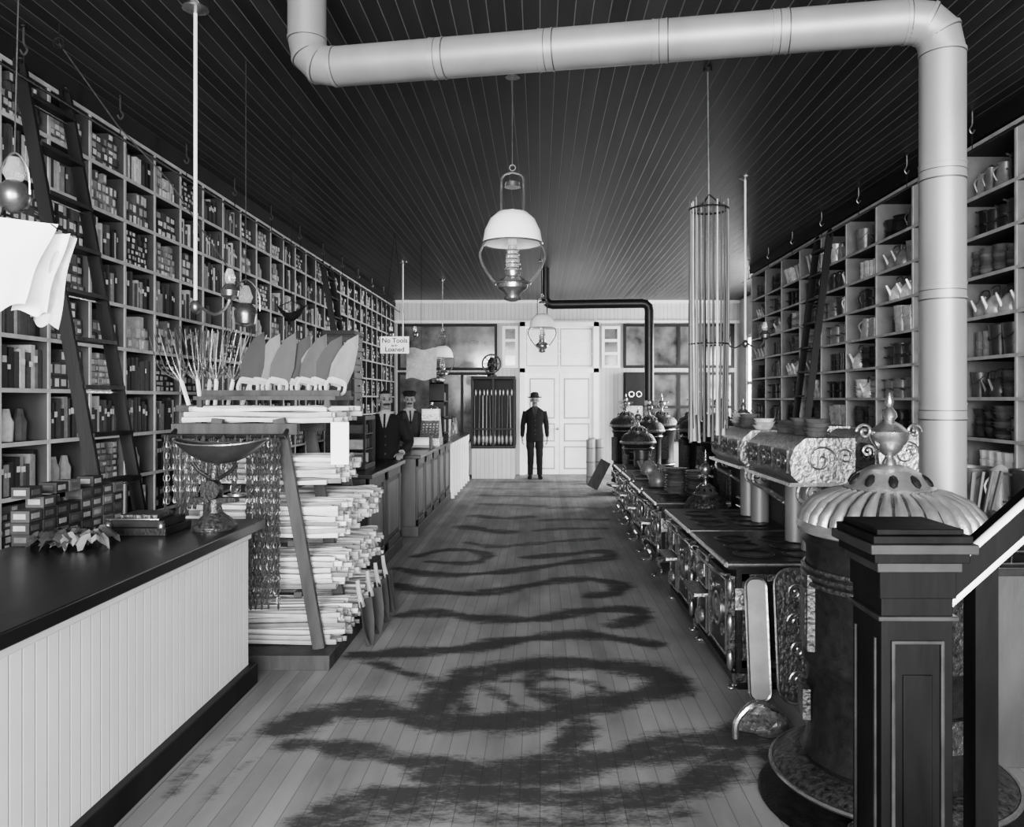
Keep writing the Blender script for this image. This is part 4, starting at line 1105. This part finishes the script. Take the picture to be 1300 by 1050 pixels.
    for bz in (1.22,1.12,1.02,.93):
        d=np.hypot(x-.012,z-bz); col[(d<.010)&(y<-.08)]=coat*4+.02
    ct,st_=math.cos(-turn),math.sin(-turn); hx=x*ct-y*st_; hy=x*st_+y*ct
    hd=z>1.485; col[hd]=skin
    col[(z>1.475)&(z<1.512)&(np.hypot(x,y)<.11)]=shirt
    hr=(z>1.60)&(((hy>.015)&(z>1.57))|(z>1.705)|((np.abs(hx)>.062)&(z>1.64)&(hy>-.03)))&~((np.abs(hx)>.077)&(z<1.66)); col[hr]=hair
    for s in (-1,1):
        d=np.hypot((hx-s*.030)/1.5,z-1.634); col[(d<.0085)&(hy<-.05)]=.012
        d=np.hypot((hx-s*.032)/2.6,z-1.655); col[(d<.0065)&(hy<-.06)]=hair*1.5
    col[(np.abs(hx)<.024)&(np.abs(z-1.570)<.004)&(hy<-.08)]=skin*.4
    if must: col[(np.abs(hx)<.044)&(np.abs(z-(1.586-hx*hx*4))<.010)&(hy<-.075)]=hair
    if beard: col[(z<1.578)&(z>1.49)&(hy<-.02)&(np.hypot(hx,hy+.07)<.075)]=hair*2
    for wr,fd in hands:
        d=(co-np.array(wr)); t=d@np.array(fd); r=np.linalg.norm(d-np.outer(t,np.array(fd)),axis=1)
        k=(t>.008)&(t<.24)&(r<.10); 
        col[k]=skin; col[(t>.0)&(t<=.010)&(r<.045)]=shirt
    if 'Col' in me.color_attributes: me.color_attributes.remove(me.color_attributes['Col'])
    ca=me.color_attributes.new('Col','FLOAT_COLOR','POINT')
    ca.data.foreach_set('color',np.stack([col,col,col,np.ones(n)],1).ravel())
    me.materials.clear(); me.materials.append(m)
    def ln(c):
        t=np.clip((c[:,2]-.85)/.25,0,1)*lean
        yy=c[:,1]*np.cos(t)-(c[:,2]-.85)*np.sin(t); zz=.85+(c[:,2]-.85)*np.cos(t)+c[:,1]*np.sin(t)
        k=c[:,2]>.85; c[k,1]=yy[k]; c[k,2]=zz[k]; return c
    co=ln(co)
    co[:,2]=np.maximum(co[:,2],0)
    me.vertices.foreach_set('co',(co*H).ravel()); me.update()
    ob.location=loc; ob.rotation_euler=(0,0,rz)
    if hat:
        h=MB(); mh=M_body
        if hat=='brim': pr=[(.0001,.115),(.05,.118),(.078,.10),(.086,.05),(.090,.012),(.092,.006),(.145,.010),(.152,.018),(.146,.004),(.09,-.004)]
        else: pr=[(.0001,.085),(.07,.08),(.105,.06),(.10,.035),(.088,.01),(.088,-.005)]
        h.lathe(pr,mh,.010,at=(0,0,0),seg=28,sy=1.12)
        if hat=='cap':
            h.ell((0,-.11,.0),(.06,.05,.008),mh,.01)
        pos=np.array([[0.,-.002,1.690]]); pos=ln(pos)[0]*H
        ho=h.build('hat',origin=(0,0,0)); ho.parent=ob; ho.location=pos; ho.rotation_euler=(lean+ -.05,0,turn); ho.scale=(H,H,H)
    return ob
down=[((-.185,.005,1.40),(-.245,.04,1.13),(-.262,-.01,.885),(-.05,-.12,-1),(.0,-1,0)),
      ((.185,.005,1.40),(.245,.04,1.13),(.262,-.01,.885),(.05,-.12,-1),(.0,-1,0))]
human('standing_man',(-.10,16.3,0),0.02,down,hat='brim',coat=.005,trou=.006,H=.99,legs=[(-.085,0),(.095,-.02)],shirt=.02,skin=.11)
oncounter=[((-.185,.0,1.40),(-.28,-.02,1.15),(-.20,-.26,1.035),(.1,-1,-.12),(1,0,0)),
      ((.185,.0,1.40),(.28,-.02,1.15),(.20,-.26,1.035),(-.1,-1,-.12),(-1,0,0))]
human('shop_clerk',(-1.78,9.08,0),.12,oncounter,lean=.0,hair=.012,H=1.0,beard=False,turn=.3,skin=.17,shirt=.35)
human('shop_clerk',(-1.97,11.9,0),.3,oncounter,lean=.05,hat='cap',coat=.012,H=1.0,vest=True,turn=-.1,skin=.17,shirt=.3)

# ---------------------------------------------------------------- lights
w=bpy.data.worlds.new('world'); S.world=w; w.use_nodes=True
w.node_tree.nodes['Background'].inputs[0].default_value=(.8,.8,.8,1); w.node_tree.nodes['Background'].inputs[1].default_value=1.0
def area(name,loc,rot,sx,sy,e):
    l=bpy.data.lights.new(name,'AREA'); l.shape='RECTANGLE'; l.size=sx; l.size_y=sy; l.energy=e
    o=bpy.data.objects.new(name,l); COL.objects.link(o); o.location=loc; o.rotation_euler=rot; return o
area('daylight_shopfront',(.1,YF-.2,2.05),(pi/2,0,0),6.8,3.2,2300)
area('rear_fill_light',(XR2+.15,14.95,1.95),(0,pi/2,0),2.0,3.2,900)  # fill light added out of view to brighten the rear door
l=bpy.data.lights.new('sun','SUN'); l.energy=9; l.angle=math.radians(18)
o=bpy.data.objects.new('sun',l); COL.objects.link(o); o.rotation_euler=(math.radians(90-5),0,math.radians(2.5))
# ---------------------------------------------------------------- camera
cd=bpy.data.cameras.new('camera'); cd.sensor_width=36; cd.lens=36*1000/1300; cd.shift_x=-35/1300; cd.shift_y=-18/1300
cd.clip_start=.05
co_=bpy.data.objects.new('camera',cd); COL.objects.link(co_); co_.location=(0,0,CAMZ); co_.rotation_euler=(pi/2,0,0)
S.camera=co_
